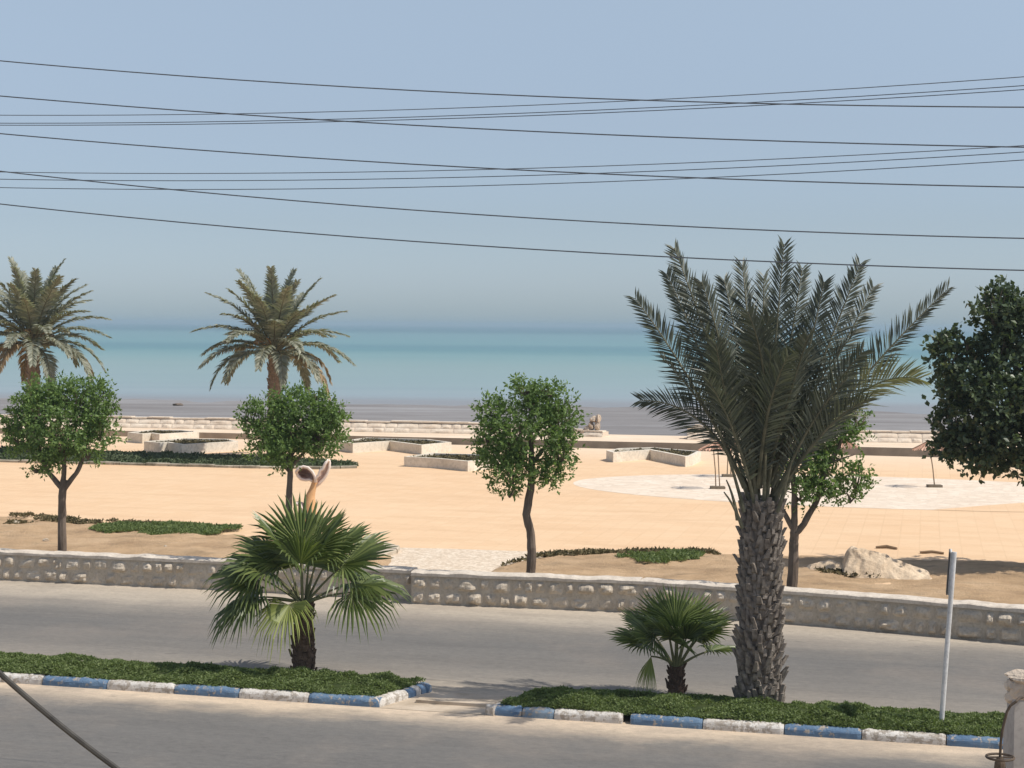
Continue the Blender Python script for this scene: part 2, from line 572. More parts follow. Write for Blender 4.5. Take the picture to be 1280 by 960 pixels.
def bez(p0, p1, p2, n):
    p0, p1, p2 = Vector(p0), Vector(p1), Vector(p2)
    return [p0 * (1 - t) ** 2 + p1 * (2 * t * (1 - t)) + p2 * t * t for t in [i / (n - 1) for i in range(n)]]


def nz(p, s=1.0):
    return noise.noise(Vector(p) * s)


# road frame
TH = math.atan(-0.2505)
U = Vector((math.cos(TH), math.sin(TH), 0))
V = Vector((-math.sin(TH), math.cos(TH), 0))
O = Vector((0, 25.05 - 0.2505 * 7.74, 0))


def P(t, v, z=0.0):
    return O + U * t + V * v + Vector((0, 0, z))


def tv(p):
    d = Vector((p[0], p[1], 0)) - O
    return d.dot(U), d.dot(V)


def sheet(name, poly, z, mat, kind='structure', nsub=0):
    """a flat ground sheet; polygon given in world x, y; object in the road frame so patterns follow the road"""
    b = MB()
    pl = [tv(p) for p in poly]
    b.add([(t, v_, z) for t, v_ in pl], [tuple(range(len(pl)))])
    o = b.build(name, mat, None, loc=O, rotz=TH)
    return tag(o, kind=kind)


GZ = 0.10      # plaza level
# ------------------------------------------------------------------ ground
T = 170
tag(MB().prism([P(-T, -60)[:2], P(T, -60)[:2], P(T, 52.2)[:2], P(-T, 52.2)[:2]], -3.0, -0.03).build('ground', 'sandy_ground'), kind='structure')
sheet('road', [P(-T, -9.0), P(T, -9.0), P(T, 9.6), P(-T, 9.6)], 0.0, 'asphalt')

# plaza, terrace
WALL_PTS_PIX = [(-160, 719), (0, 726), (270, 738.5), (500, 752.5), (515, 753.5), (800, 766), (1040, 784), (1230, 801), (1500, 826)]
TERR = lambda t: (t, 49.6)
plaza_poly = [P(-T, 9.3), P(T, 9.3), P(T, 49.0), P(-T, 49.0)]
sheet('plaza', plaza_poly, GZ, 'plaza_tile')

# terrace with its riser: one raised slab
tz = 0.37


def terr_pt(px, py):
    return gp(px, py, GZ)


ta, tb = terr_pt(150, 545.5), terr_pt(1100, 567)
td = (tb - ta).normalized()
tn = Vector((-td.y, td.x, 0))
t0 = ta - td * 150
t1 = tb + td * 150
b = MB()
b.cur = 0
b.quad(*[Vector((p.x, p.y, tz)) for p in (t0, t1, t1 + tn * 4.7, t0 + tn * 4.7)])
b.cur = 1
b.quad(*[Vector((t0.x, t0.y, -0.5)), Vector((t1.x, t1.y, -0.5)), Vector((t1.x, t1.y, tz)), Vector((t0.x, t0.y, tz))])
b.quad(*[Vector(((t0 + tn * 4.7).x, (t0 + tn * 4.7).y, tz)), Vector(((t1 + tn * 4.7).x, (t1 + tn * 4.7).y, tz)),
         Vector(((t1 + tn * 5.2).x, (t1 + tn * 5.2).y, -2)), Vector(((t0 + tn * 5.2).x, (t0 + tn * 5.2).y, -2))])
m = NM('terrace_floor', 0.9, 0.2)
c = m.ramp(m.noise(0.5, 6, 0.6), [(0.3, (0.68, 0.525, 0.375)), (0.7, (0.78, 0.64, 0.49))])
m.color(c)
M['terrace_floor'] = m.m
tag(b.build('promenade', ['terrace_floor', 'terrace_riser']), kind='structure')

# sea and tidal flat
b = MB()
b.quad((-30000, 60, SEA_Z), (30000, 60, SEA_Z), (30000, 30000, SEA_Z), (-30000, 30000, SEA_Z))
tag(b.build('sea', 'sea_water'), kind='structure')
b = MB()
near, farp = [], []
N = 220
for i in range(N + 1):
    x = -130 + 260 * i / N
    near.append(Vector((x, 72 - 0.2 * x, SEA_Z + 0.25)))
    yf = 140 - 0.12 * x + 4 * nz((x * 0.05, 3.1, 0)) + 3 * nz((x * 0.3, 7.7, 0))
    farp.append(Vector((x, yf, SEA_Z - 0.03)))
vs = []
for k in range(9):
    f = k / 8
    for i in range(N + 1):
        p = near[i].lerp(farp[i], f)
        p.z += 0.02 * nz((p.x * 0.3, p.y * 0.6, 1.7)) if 0 < k < 8 else 0
        vs.append(p)
fs = [(k * (N + 1) + i, k * (N + 1) + i + 1, (k + 1) * (N + 1) + i + 1, (k + 1) * (N + 1) + i) for k in range(8) for i in range(N)]
b.add(vs, fs)
tag(b.build('mud_flat', 'tidal_mud', smooth=True), kind='structure')

# ------------------------------------------------------------------ soil islands behind the wall
wallp = [gp(px, py, 0) for px, py in WALL_PTS_PIX]


def wall_y(x):
    for a, c_ in zip(wallp, wallp[1:]):
        if a.x <= x <= c_.x:
            f = (x - a.x) / (c_.x - a.x)
            return a.y + f * (c_.y - a.y)
    a, c_ = (wallp[0], wallp[1]) if x < wallp[0].x else (wallp[-2], wallp[-1])
    return a.y + (x - a.x) / (c_.x - a.x) * (c_.y - a.y)


def soil_island(far_pix, x_lo, x_hi, name='soil_bed'):
    """bumpy bed between the stone wall and a far edge given in photo pixels"""
    fp = [gp(px, py, GZ) for px, py in far_pix]

    def far_y(x):
        if x <= fp[0].x:
            return fp[0].y + (fp[1].y - fp[0].y) / (fp[1].x - fp[0].x) * (x - fp[0].x)
        for a, c_ in zip(fp, fp[1:]):
            if a.x <= x <= c_.x:
                return a.y + (x - a.x) / max(1e-6, c_.x - a.x) * (c_.y - a.y)
        return fp[-1].y + (fp[-1].y - fp[-2].y) / (fp[-1].x - fp[-2].x) * (x - fp[-1].x)
    b = MB()
    nx = int((x_hi - x_lo) / 0.12)
    ny = 56
    vs = []
    for j in range(ny + 1):
        f = j / ny
        for i in range(nx + 1):
            x = x_lo + (x_hi - x_lo) * i / nx
            y0 = wall_y(x) + 0.30
            y1 = max(y0 + 0.05, far_y(x) + 0.22 * nz((x * 1.3, 2.0, 0)) + 0.1 * nz((x * 4, 5.0, 0)))
            y = y0 + (y1 - y0) * f
            edge = min(1, (1 - f) * 7) * min(1, (i + 0.0) / 4, (nx - i) / 4)
            z = GZ - 0.03 + edge * (0.09 + 0.08 * nz((x * 0.5, y * 0.5, 0)) + 0.04 * nz((x * 2.2, y * 2.2, 4)) + 0.02 * nz((x * 6, y * 6, 4)))
            vs.append((x, y, z))
    fs = [(j * (nx + 1) + i, j * (nx + 1) + i + 1, (j + 1) * (nx + 1) + i + 1, (j + 1) * (nx + 1) + i) for j in range(ny) for i in range(nx)]
    b.add(vs, fs)
    tag(b.build(name, 'soil', smooth=True), kind='structure')
    return far_y


LF_PIX = [(-60, 641), (0, 643), (80, 648), (160, 654), (230, 659), (300, 663), (380, 670), (430, 676), (470, 682), (492, 690), (497, 698)]
far_left = soil_island(LF_PIX, -30, gp(497, 698, GZ).x)
RF_PIX = [(596, 719), (625, 707), (660, 697), (700, 690.5), (760, 689), (900, 690.5), (1000, 692), (1110, 695), (1280, 700), (1400, 704)]
far_right = soil_island(RF_PIX, gp(598, 718, GZ).x, 26)

# cobbled way between the two beds
cb = [gp(470, 684, GZ), gp(560, 686, GZ), gp(650, 689, GZ), gp(730, 692, GZ), gp(600, 730, GZ), gp(560, 738, GZ), gp(480, 734, GZ), gp(430, 730, GZ), gp(440, 700, GZ)]
sheet('cobbled_path', cb, GZ + 0.004, 'cobble')

# pale oval paving and the tile wedge inside it
cen = Vector((11.9, 54.7, 0))
sheet('pale_paving', [cen + U * (10.0 * math.cos(a)) + V * (5.4 * math.sin(a)) for a in [2 * math.pi * k / 72 for k in range(72)]], GZ + 0.004, 'pale_paving')
wedge = [gp(1165, 637.5, GZ), gp(1230, 639.5, GZ), gp(1330, 641, GZ), gp(1330, 625, GZ), gp(1280, 628.5, GZ), gp(1220, 633, GZ)]
sheet('paving_inset', wedge, GZ + 0.008, 'plaza_tile')

# gap in the median
tl0, _ = tv(gp(475, 884.5, 0))
tl1, _ = tv(gp(538, 866, 0))
tr0, _ = tv(gp(604, 895, 0))
tr1 = tr0 + (tl1 - tl0)
MW = 1.22
sheet('median_crossing', [P(tl0 - 0.1, -0.02), P(tr0 + 0.1, -0.02), P(tr1 + 0.1, MW), P(tl1 - 0.1, MW)], 0.004, 'concrete_slab')
# shallow concrete lip across the crossing
b = MB()
a0, a1 = tv(gp(528, 873, 0))[0], tv(gp(608, 881, 0))[0]
b.box(a0, 0.42, 0.0, a1 + 0.15, 0.60, 0.05)
b.build('crossing_lip', 'concrete_slab', None, loc=O, rotz=TH)
tag(bpy.data.objects['crossing_lip'], kind='structure')


# ------------------------------------------------------------------ kerbs and medians
def kerb_block(parent, a, c_, inward, mat, name='kerb_block'):
    """one painted block from a to c_ (local t, v), chamfered, rough top"""
    a, c_ = Vector((*a, 0)), Vector((*c_, 0))
    d = c_ - a
    L = d.length
    d.normalize()
    inn = Vector((*inward, 0))
    inn = (inn - d * inn.dot(d)).normalized()
    prof = [(0, -0.02), (0, 0.04), (0.004, 0.078), (0.015, 0.098), (0.035, 0.115), (0.065, 0.128), (0.10, 0.133), (0.14, 0.13), (0.14, -0.02)]
    n = max(3, int(L / 0.05))
    g = 0.006
    b = MB()
    vs = []
    for i in range(n + 1):
        s_ = g + (L - 2 * g) * i / n
        e = 0.012 if i in (0, n) else 0.0
        for k, (q_, z) in enumerate(prof):
            p = a + d * s_ + inn * q_
            wp = (p.x * 9, p.y * 9, z * 9)
            jj = 0.014 * nz(wp) + 0.008 * nz((wp[0] * 2.7, wp[1] * 2.7, wp[2] * 2.7 + 3)) if 1 < k < 8 else 0
            p = p + inn * (jj + (e if k < 5 else 0))
            vs.append((p.x, p.y, z + jj * 0.9 - (e if 2 < k < 8 else 0)))
    m_ = len(prof)
    fs = [(i * m_ + k, (i + 1) * m_ + k, (i + 1) * m_ + k + 1, i * m_ + k + 1) for i in range(n) for k in range(m_ - 1)]
    fs += [tuple(range(m_)), tuple(n * m_ + k for k in range(m_))[::-1]]
    b.add(vs, fs)
    return b.build(name, mat, parent)


def tpix(px):
    """t of the kerb face seen at photo column px"""
    lo, hi = -16, 16
    for _ in range(40):
        mid = (lo + hi) / 2
        p = P(mid, 0) - EYE
        x = 640 + F * p.dot(RT) / p.dot(FW)
        if x < px:
            lo = mid
        else:
            hi = mid
    return lo


def kerb(label, front, end_a, end_b, end_blocks, back_rng):
    k = thing('median_kerb', O, label, 'kerb', rotz=TH)
    for x0, x1, mat in front:
        kerb_block(k, (x0, 0), (x1, 0), (0, 1), mat)
    # slanting end
    A, B = Vector((*end_a, 0)), Vector((*end_b, 0))
    for f0, f1, mat in end_blocks:
        p, q_ = A.lerp(B, f0), A.lerp(B, f1)
        side = -1 if back_rng[0] < back_rng[1] and back_rng[1] <= end_b[0] + 0.01 else 1
        kerb_block(k, p[:2], q_[:2], (side, 0), mat)
    t, i = back_rng[0], 0
    while t < back_rng[1] - 0.2:
        e = min(t + 1.02, back_rng[1])
        kerb_block(k, (t, MW), (e, MW), (0, -1), ['kerb_white', 'kerb_blue'][i % 2])
        t, i = e, i + 1
    return k


Bl, Wh, Fd = 'kerb_blue', 'kerb_white', 'kerb_faded_blue'
xs = [tpix(x) for x in (52, 133, 217, 298, 385, 472)]
fr = []
t = xs[0]
flip = 0
for i in range(10):
    fr.append((t - 1.02, t, [Wh, Bl][i % 2]))
    t -= 1.02
fr += [(xs[0], xs[1], Bl), (xs[1], xs[2], Wh), (xs[2], xs[3], Bl), (xs[3], xs[4], Wh), (xs[4], tl0, Bl)]
kerb('blue and white painted kerb round the left median with the taller fan palm', fr, (tl0, 0), (tl1, MW),
     [(0.0, 0.55, Wh), (0.55, 0.70, Bl), (0.70, 0.80, Wh), (0.80, 1.0, Bl)], (xs[0] - 10.2, tl1))
xr = [tpix(x) for x in (612, 652, 692, 778, 787, 878, 980, 1077, 1183)]
fr = [(tr0, xr[0], Wh), (xr[0], xr[1], Bl), (xr[1], xr[2], Fd), (xr[2], xr[3], Wh), (xr[4], xr[5], Bl), (xr[5], xr[6], Wh), (xr[6], xr[7], Bl), (xr[7], xr[8], Wh)]
t = xr[8]
for i in range(10):
    fr.append((t, t + 1.08, [Bl, Wh][i % 2]))
    t += 1.08
kerb('blue and white painted kerb round the right median with the big date palm', fr, (tr0, 0), (tr1, MW),
     [(0.0, 0.3, Wh), (0.3, 0.65, Bl), (0.65, 1.0, Wh)], (tr1, t))


def leaf_quad(b, p, d, s_, ln, wd, fold=0.0):
    """kite shaped leaf from p along d, s_ = side vector"""
    n = d.cross(s_)
    b.add([p, p + d * (ln * 0.45) + s_ * wd - n * fold, p + d * ln, p + d * (ln * 0.45) - s_ * wd - n * fold], [(0, 1, 2, 3)])


def rdir():
    while True:
        v_ = Vector((random.uniform(-1, 1), random.uniform(-1, 1), random.uniform(-1, 1)))
        if 0.05 < v_.length < 1:
            return v_.normalized()


def inside(poly, x, y):
    r = False
    n = len(poly)
    for i in range(n):
        x1, y1 = poly[i]
        x2, y2 = poly[(i + 1) % n]
        if (y1 > y) != (y2 > y) and x < (x2 - x1) * (y - y1) / (y2 - y1) + x1:
            r = not r
    return r


def edge_dist(poly, x, y):
    d = 1e9
    n = len(poly)
    for i in range(n):
        ax, ay = poly[i]
        bx, by = poly[(i + 1) % n]
        L2 = (bx - ax) ** 2 + (by - ay) ** 2
        f = max(0, min(1, ((x - ax) * (bx - ax) + (y - ay) * (by - ay)) / L2))
        d = min(d, math.hypot(x - ax - f * (bx - ax), y - ay - f * (by - ay)))
    return d


def cover(name, poly, dens, size, z0, hgt, mat, label, cat, edge=0.2, up=0.6, patch=0.0, local=True, seed=0):
    """low plants over a polygon given in road frame (local) or world xy; one object"""
    b = MB()
    xs_, ys_ = [p[0] for p in poly], [p[1] for p in poly]
    area = (max(xs_) - min(xs_)) * (max(ys_) - min(ys_))
    for _ in range(int(area * dens)):
        x, y = random.uniform(min(xs_), max(xs_)), random.uniform(min(ys_), max(ys_))
        if not inside(poly, x, y):
            continue
        if patch and nz((x * 1.1 + seed, y * 1.1, seed)) + 0.5 * nz((x * 3.1, y * 3.1, seed)) < patch - 0.9 * min(1, edge_dist(poly, x, y) / edge):
            continue
        e = min(1, edge_dist(poly, x, y) / edge)
        h = hgt * (0.35 + 0.65 * math.sqrt(e)) * (0.8 + 0.7 * nz((x * 1.7, y * 1.7, seed)) + 0.5 * nz((x * 5, y * 5, seed)))
        z = z0 + h * (1 - 0.5 * random.random() ** 2)
        d = rdir()
        d.z = abs(d.z) * up * 0.6 + 0.12 * up
        d.normalize()
        s_ = d.cross(rdir()).normalized()
        ln = size * random.uniform(0.6, 1.5)
        leaf_quad(b, Vector((x, y, z)), d, s_, ln, ln * random.uniform(0.18, 0.3), ln * 0.06)
    o = b.build(name, mat, None, loc=O if local else None, rotz=TH if local else 0)
    return tag(o, label, cat, kind='stuff')


def median(poly, label, seed):
    b = MB()
    g = 0.1
    x0, x1 = min(p[0] for p in poly), max(p[0] for p in poly)
    nx = int((x1 - x0) / g)
    vs = []
    for j in range(15):
        for i in range(nx + 1):
            x, y = x0 + (x1 - x0) * i / nx, 0.12 + (MW - 0.24) * j / 14
            e = min(1, edge_dist(poly, x, y) / 0.3) if inside(poly, x, y) else 0
            vs.append((x, y, 0.06 + 0.11 * math.sqrt(e) + (0.03 * nz((x * 2, y * 2, seed)) if e else -0.1)))
    fs = [(j * (nx + 1) + i, j * (nx + 1) + i + 1, (j + 1) * (nx + 1) + i + 1, (j + 1) * (nx + 1) + i) for j in range(14) for i in range(nx)]
    b.add(vs, fs)
    tag(b.build('median_soil', 'median_soil', None, loc=O, rotz=TH), kind='structure')
    cover('ground_cover', poly, 11500, 0.036, 0.09, 0.15, 'cover_leaf', label, 'ground cover', 0.25, 0.7, seed=seed)


sl_ = (tl1 - tl0) / MW
median([(-13.5, 0.10), (tl0 - 0.13 + sl_ * 0.1, 0.10), (tl1 - 0.13 - sl_ * 0.02, MW + 0.05), (-13.5, MW + 0.05)],
       'low green creeper filling the left median round the taller fan palm', 3)
median([(tr0 + 0.16 + sl_ * 0.1, 0.10), (15, 0.10), (15, MW + 0.05), (tr1 + 0.16, MW + 0.05)],
       'low green creeper filling the right median under the big date palm', 9)


# ------------------------------------------------------------------ rough stone wall along the road
def stone_face(b, a, c_, up, L, z0, z1, rough=0.05, nx=7, ny=6, back=0.008):
    """one rough stone: a..c_ along the wall, outward normal = d x up"""
    d = (c_ - a).normalized()
    out = d.cross(up).normalized()
    sd = random.uniform(0, 100)
    ax, ay = random.uniform(0.35, 0.65), random.uniform(0.35, 0.75)
    bulge = random.uniform(0.5, 1.3) * rough
    tx, tz = random.uniform(-1.0, 0.5), random.uniform(-0.3, 1.6)
    vs = []
    for j in range(ny + 1):
        for i in range(nx + 1):
            u_, w_ = i / nx, j / ny
            p = a + d * (L * u_) + up * (z0 + (z1 - z0) * w_)
            e = min(1, min(u_, 1 - u_) * 4.2) * min(1, min(w_, 1 - w_) * 3.4)
            hh = max(0, 1 - abs(u_ - ax) * 1.5) * max(0, 1 - abs(w_ - ay) * 1.3)
            q_ = bulge * (0.75 * e + 0.35 * e * hh) + e * rough * (tx * (0.5 - u_) + tz * (0.5 - w_)) + e * rough * 0.9 * nz((u_ * 2.6 + sd, w_ * 2.2, sd)) + e * rough * 0.8 * nz((u_ * 4 + sd, w_ * 3.2, sd))
            q_ = -back + (q_ + back) * min(1, e + 0.0) if e < 1 else q_
            p = p + out * q_ + d * (0.012 * nz((sd, w_ * 4, u_)) if e == 0 else 0)
            vs.append(p)
    fs = [(j * (nx + 1) + i, j * (nx + 1) + i + 1, (j + 1) * (nx + 1) + i + 1, (j + 1) * (nx + 1) + i) for j in range(ny) for i in range(nx)]
    b.add(vs, fs)


def stone_wall(name, pts, h, thick, label, lean_end=False):
    k = thing(name, pts[0], label, 'wall')
    off = -Vector(pts[0])
    core, cap, face = MB(), MB(), MB()
    ZU = Vector((0, 0, 1))
    left = 0.0
    for a, c_ in zip(pts, pts[1:]):
        d = (c_ - a).normalized()
        n = Vector((-d.y, d.x, 0))
        L = (c_ - a).length
        core_v = [a, c_, c_ + n * thick, a + n * thick]
        core.prism([(p + off)[:2] for p in core_v], -0.05, h - 0.05)
        # cap: an uneven mortar course
        nn = max(4, int(L / 0.12))
        vs = []
        for i in range(nn + 1):
            p = a + d * (L * i / nn)
            j1, j2 = 0.02 * nz((p.x * 3, p.y * 3, 1)), 0.025 * nz((p.x * 2.4, p.y * 2.4, 6)) + 0.012 * nz((p.x * 8, p.y * 8, 2))
            for q_, z in ((-0.035 + j1, h - 0.075), (-0.04 + j1, h - 0.015 + j2), (-0.01 + j1, h + j2), (thick * 0.5, h + 0.012 + j2), (thick + 0.02, h + j2), (thick + 0.02, h - 0.09)):
                vs.append(p + n * q_ + off + ZU * z)
        cap.add(vs, [(i * 6 + q_, (i + 1) * 6 + q_, (i + 1) * 6 + q_ + 1, i * 6 + q_ + 1) for i in range(nn) for q_ in range(5)] +
                [tuple(range(6)), tuple(nn * 6 + q_ for q_ in range(6))[::-1]])
        mid = (h - 0.07) * 0.5
        for z0, z1 in ((0.0, mid - 0.003), (mid + 0.003, h - 0.078)):
            s_ = 0.0
            while s_ < L - 0.12:
                wd = random.uniform(0.18, 0.5)
                if L - s_ - wd < 0.15:
                    wd = L - s_
                p = a + d * (s_ + 0.008) + off
                jz = random.uniform(-0.03, 0.03)
                stone_face(face, p, p + d, ZU, wd - 0.006, z0 + (jz if z0 > 0 else 0), z1 + (jz if z0 == 0 else 0), random.uniform(0.025, 0.085), 9, 8)
                s_ += wd
    core.build('wall_core', 'wall_mortar', k)
    cap.build('wall_cap', 'wall_cap', k)
    face.build('stone_facing', 'wall_stone', k)
    return k


wl = [gp(px, py, 0) for px, py in [(-330, 711.5), (0, 726), (270, 738.5), (512, 752.0)]]
wr = [gp(px, py, 0) for px, py in [(514, 754.5), (800, 766), (1040, 784), (1230, 801), (1500, 826), (1760, 851)]]
stone_wall('stone_wall', [p + V * 0.10 for p in wl], 0.62, 0.36, 'rough grey stone boundary wall on the left half, ending behind the fan palm')
stone_wall('stone_wall', wr, 0.63, 0.38, 'rough grey stone boundary wall running right from the step behind the fan palm')

# ------------------------------------------------------------------ sea wall
ZU = Vector((0, 0, 1))


def seg_on_terrace(px0, py0, px1, py1):
    return gp(px0, py0, tz), gp(px1, py1, tz)


def sea_wall(a, c_, h, label, rows=2):
    k = thing('sea_wall', a, label, 'wall')
    d = (c_ - a).normalized()
    n = Vector((-d.y, d.x, 0))
    L = (c_ - a).length
    lean = 0.85
    up = (n * lean + ZU).normalized()
    b = MB()
    A, C = Vector((0, 0, -0.05)), (c_ - a) + Vector((0, 0, -0.05))
    hb = Vector((0, 0, h + 0.05))
    top = n * (lean * (h + 0.05))
    vs = [A, C, C + hb + top, A + hb + top, A + n * 0.9, C + n * 0.9, C + n * 0.9 + hb, A + n * 0.9 + hb]
    b.add(vs, [(0, 1, 2, 3), (3, 2, 6, 7), (4, 7, 6, 5), (0, 3, 7, 4), (1, 5, 6, 2)])
    b.build('wall_core', 'sea_mortar', k)
    f = MB()
    Ls = h / up.z
    z = 0.02
    for r in range(rows):
        z1 = Ls * (r + 1) / rows
        s_ = 0
        while s_ < L - 0.2:
            wd = min(random.uniform(0.45, 1.1), L - s_)
            p = d * (s_ + 0.01)
            stone_face(f, p, p + d, up, wd - 0.035, z + 0.012, z1 - 0.008, random.uniform(0.015, 0.03), 5, 4, 0.02)
            s_ += wd
        z = z1
    cp = MB()
    s_ = 0
    while s_ < L - 0.2:
        wd = min(random.uniform(0.6, 1.4), L - s_)
        q_ = d * s_ + n * (lean * h - 0.03) + ZU * (h + random.uniform(-0.02, 0.03))
        e = d * (wd - 0.02)
        w_ = n * 0.5
        hh = ZU * 0.07
        cp.add([q_, q_ + e, q_ + e + w_, q_ + w_, q_ + hh, q_ + e + hh, q_ + e + w_ + hh, q_ + w_ + hh],
               [(4, 5, 6, 7), (0, 1, 5, 4), (1, 2, 6, 5), (2, 3, 7, 6), (3, 0, 4, 7)])
        s_ += wd
    cp.build('coping', 'sea_stone', k)
    f.build('stone_facing', 'sea_stone', k)
    return k


a, c_ = gp(-40, 531, tz), gp(700, 544.5, tz)
sea_wall(a + (a - c_) * 1.2, c_, 0.44, 'long low pale stone sea wall behind the planters on the left')
sea_wall(c_ + td * 0.02 + tn * -0.05, gp(752, 546.5, tz), 0.22, 'broken low end of the pale sea wall below the ruined stone stump', 1)
a, c_ = gp(859, 549.5, tz), gp(1130, 553.5, tz)
sea_wall(a, c_ + (c_ - a) * 6, 0.43, 'pale stone sea wall behind the umbrella frames on the right')


def rock_mesh(b, c_, r, seed, sub=3, flat=0.35, rough=0.25):
    """a faceted rock: a cube sphere cut by random planes and roughened"""
    n = 6 * sub
    rs = random.Random(seed)
    planes = []
    for _ in range(11):
        v_ = Vector((rs.uniform(-1, 1), rs.uniform(-1, 1), rs.uniform(-0.6, 1))).normalized()
        planes.append((v_, rs.uniform(0.55, 0.9)))
    pts = {}
    vs, fs = [], []

    def vid(p):
        key = tuple(round(x, 4) for x in p)
        if key not in pts:
            pts[key] = len(vs)
            d = Vector(p).normalized()
            rad = 1.0
            for v_, o_ in planes:
                dt = d.dot(v_)
                if dt > 0.05:
                    rad = min(rad, o_ / dt)
            rad *= 1 + rough * 0.35 * nz(d * 2.2 + Vector((seed, 0, 0))) + rough * 0.25 * nz(d * 6 + Vector((seed, 0, 0))) + rough * 0.14 * nz(d * 14 + Vector((0, seed, 0)))
            vs.append((c_[0] + d.x * rad * r[0], c_[1] + d.y * rad * r[1], c_[2] + d.z * rad * r[2]))
        return pts[key]
    for ax in range(3):
        for sg in (-1, 1):
            for i in range(n):
                for j in range(n):
                    q_ = []
                    for di, dj in ((0, 0), (1, 0), (1, 1), (0, 1)):
                        c2 = [0, 0, 0]
                        c2[ax] = sg
                        c2[(ax + 1) % 3] = (2 * (i + di) / n - 1) * (sg)
                        c2[(ax + 2) % 3] = 2 * (j + dj) / n - 1
                        q_.append(vid(c2))
                    fs.append(tuple(q_))
    b.add(vs, fs)


# ruined stump and block pile on the promenade
def rubble(name, loc, blocks, label, cat):
    b = MB()
    for i, (x, y, z, rx, ry, rz) in enumerate(blocks):
        rock_mesh(b, (x, y, z), (rx, ry, rz), len(b.v) * 0.01 + i, 1, rough=0.3)
    return tag(b.build(name, 'ruin_stone', None, loc=loc), label, cat)


p = gp(737, 545, tz)
sc_ = p.y / F
bl_ = []
for (dx, dz, w_, h_) in [(-22, 5, 12, 10), (-10, 4, 12, 9), (2, 4, 10, 8), (12, 3, 9, 7), (2, 12, 8, 9), (9, 13, 8, 12), (4, 21, 7, 8), (11, 22, 6, 10), (-2, 9, 8, 8)]:
    bl_.append((dx * sc_, 0.0, dz * sc_, w_ * sc_ * 0.62, 0.32, h_ * sc_ * 0.68))
rubble('ruined_stump', p, bl_, 'broken stone stump standing on the promenade beside the tree with one bare trunk', 'ruin')
p = gp(885, 549, tz) + tn * 0.75
sc_ = p.y / F
bl_ = [(-16 * sc_, 0, 13 * sc_, 9 * sc_, 0.3, 6 * sc_), (-4 * sc_, 0, 11 * sc_, 7 * sc_, 0.3, 4 * sc_), (7 * sc_, 0, 11 * sc_, 8 * sc_, 0.3, 5 * sc_), (-14 * sc_, 0, 7 * sc_, 12 * sc_, 0.3, 6 * sc_), (4 * sc_, 0, 6 * sc_, 14 * sc_, 0.3, 5 * sc_)]
rubble('stone_pile', p, bl_, 'reddish loose stones piled on the left end of the right sea wall', 'stones')


# ------------------------------------------------------------------ planters
def planter(pts, h, label, hedge=True, seed=0):
    """pts: world xy corners, front chain first, anticlockwise from above"""
    pts = [Vector((p[0], p[1], 0)) for p in pts]
    c0 = sum(pts, Vector()) / len(pts)
    k = thing('planter', (c0.x, c0.y, GZ), label, 'planter', 'angular concrete planters on the plaza')
    loc = [p - c0 for p in pts]
    n = len(loc)
    inner = []
    th = 0.16
    for i in range(n):
        a, b_, c_ = loc[i - 1], loc[i], loc[(i + 1) % n]
        d1, d2 = (b_ - a).normalized(), (c_ - b_).normalized()
        n1, n2 = Vector((-d1.y, d1.x, 0)), Vector((-d2.y, d2.x, 0))
        bi = (n1 + n2)
        bi = bi / max(0.35, bi.dot(n1))
        inner.append(b_ + bi * th)
    b = MB()
    h *= 0.88
    zb, zt, zi = -0.03, h, h - 0.12
    vs = [p + Vector((0, 0, zb)) for p in loc] + [p + Vector((0, 0, zt)) for p in loc] + [p + Vector((0, 0, zt)) for p in inner] + [p + Vector((0, 0, zi)) for p in inner]
    fs = []
    for i in range(n):
        j = (i + 1) % n
        fs += [(i, j, n + j, n + i), (n + i, n + j, 2 * n + j, 2 * n + i), (2 * n + i, 2 * n + j, 3 * n + j, 3 * n + i)]
    b.add(vs, fs)
    b.build('planter_wall', 'planter_concrete', k)
    s_ = MB()
    s_.add([p + Vector((0, 0, zi - 0.005)) for p in inner], [tuple(range(n))])
    s_.build('soil', 'planter_soil', k)
    if hedge:
        pb = MB()
        poly = [(p.x, p.y) for p in inner]
        xs_, ys_ = [p[0] for p in poly], [p[1] for p in poly]
        for _ in range(2600):
            x, y = random.uniform(min(xs_), max(xs_)), random.uniform(min(ys_), max(ys_))
            if not inside(poly, x, y):
                continue
            hh = 0.06 + 0.12 * nz((x * 1.6 + seed, y * 1.6, seed))
            if hh < 0.02:
                continue
            d = rdir()
            d.z = abs(d.z) * 0.5 + 0.1
            d.normalize()
            leaf_quad(pb, Vector((x, y, zi + hh * random.random())), d, d.cross(rdir()).normalized(), 0.10, 0.03)
        pb.build('plants', 'dry_grass', k)
    return k


planter([(-15.35, 69.1), (-14.55, 68.45), (-14.3, 68.75), (-13.45, 67.5), (-11.5, 69.6), (-12.2, 71.0), (-14.2, 71.2)], 0.47,
        'angular concrete planter with a long lit face, nearest the far green strip', True, 1)
planter([(-17.25, 74.3), (-16.4, 73.5), (-16.1, 74.0), (-15.6, 73.3), (-14.2, 75.2), (-15.2, 76.2), (-16.6, 76.2)], 0.5,
        'angular concrete planter behind the others at far left, close to the promenade step', True, 2)
planter([(-7.3, 70.2), (-6.62, 69.0), (-5.2, 70.6), (-3.72, 68.4), (-2.55, 70.2), (-3.6, 71.9), (-6.4, 72.6)], 0.46,
        'zigzag concrete planter right of the dense round street tree, close to the promenade step', True, 3)
planter([(-4.07, 62.7), (-2.8, 62.0), (-1.60, 60.75), (-0.1, 62.6), (-0.7, 64.0), (-3.1, 64.6)], 0.43,
        'concrete planter with two shaded faces, partly behind the tree with one bare trunk', True, 4)
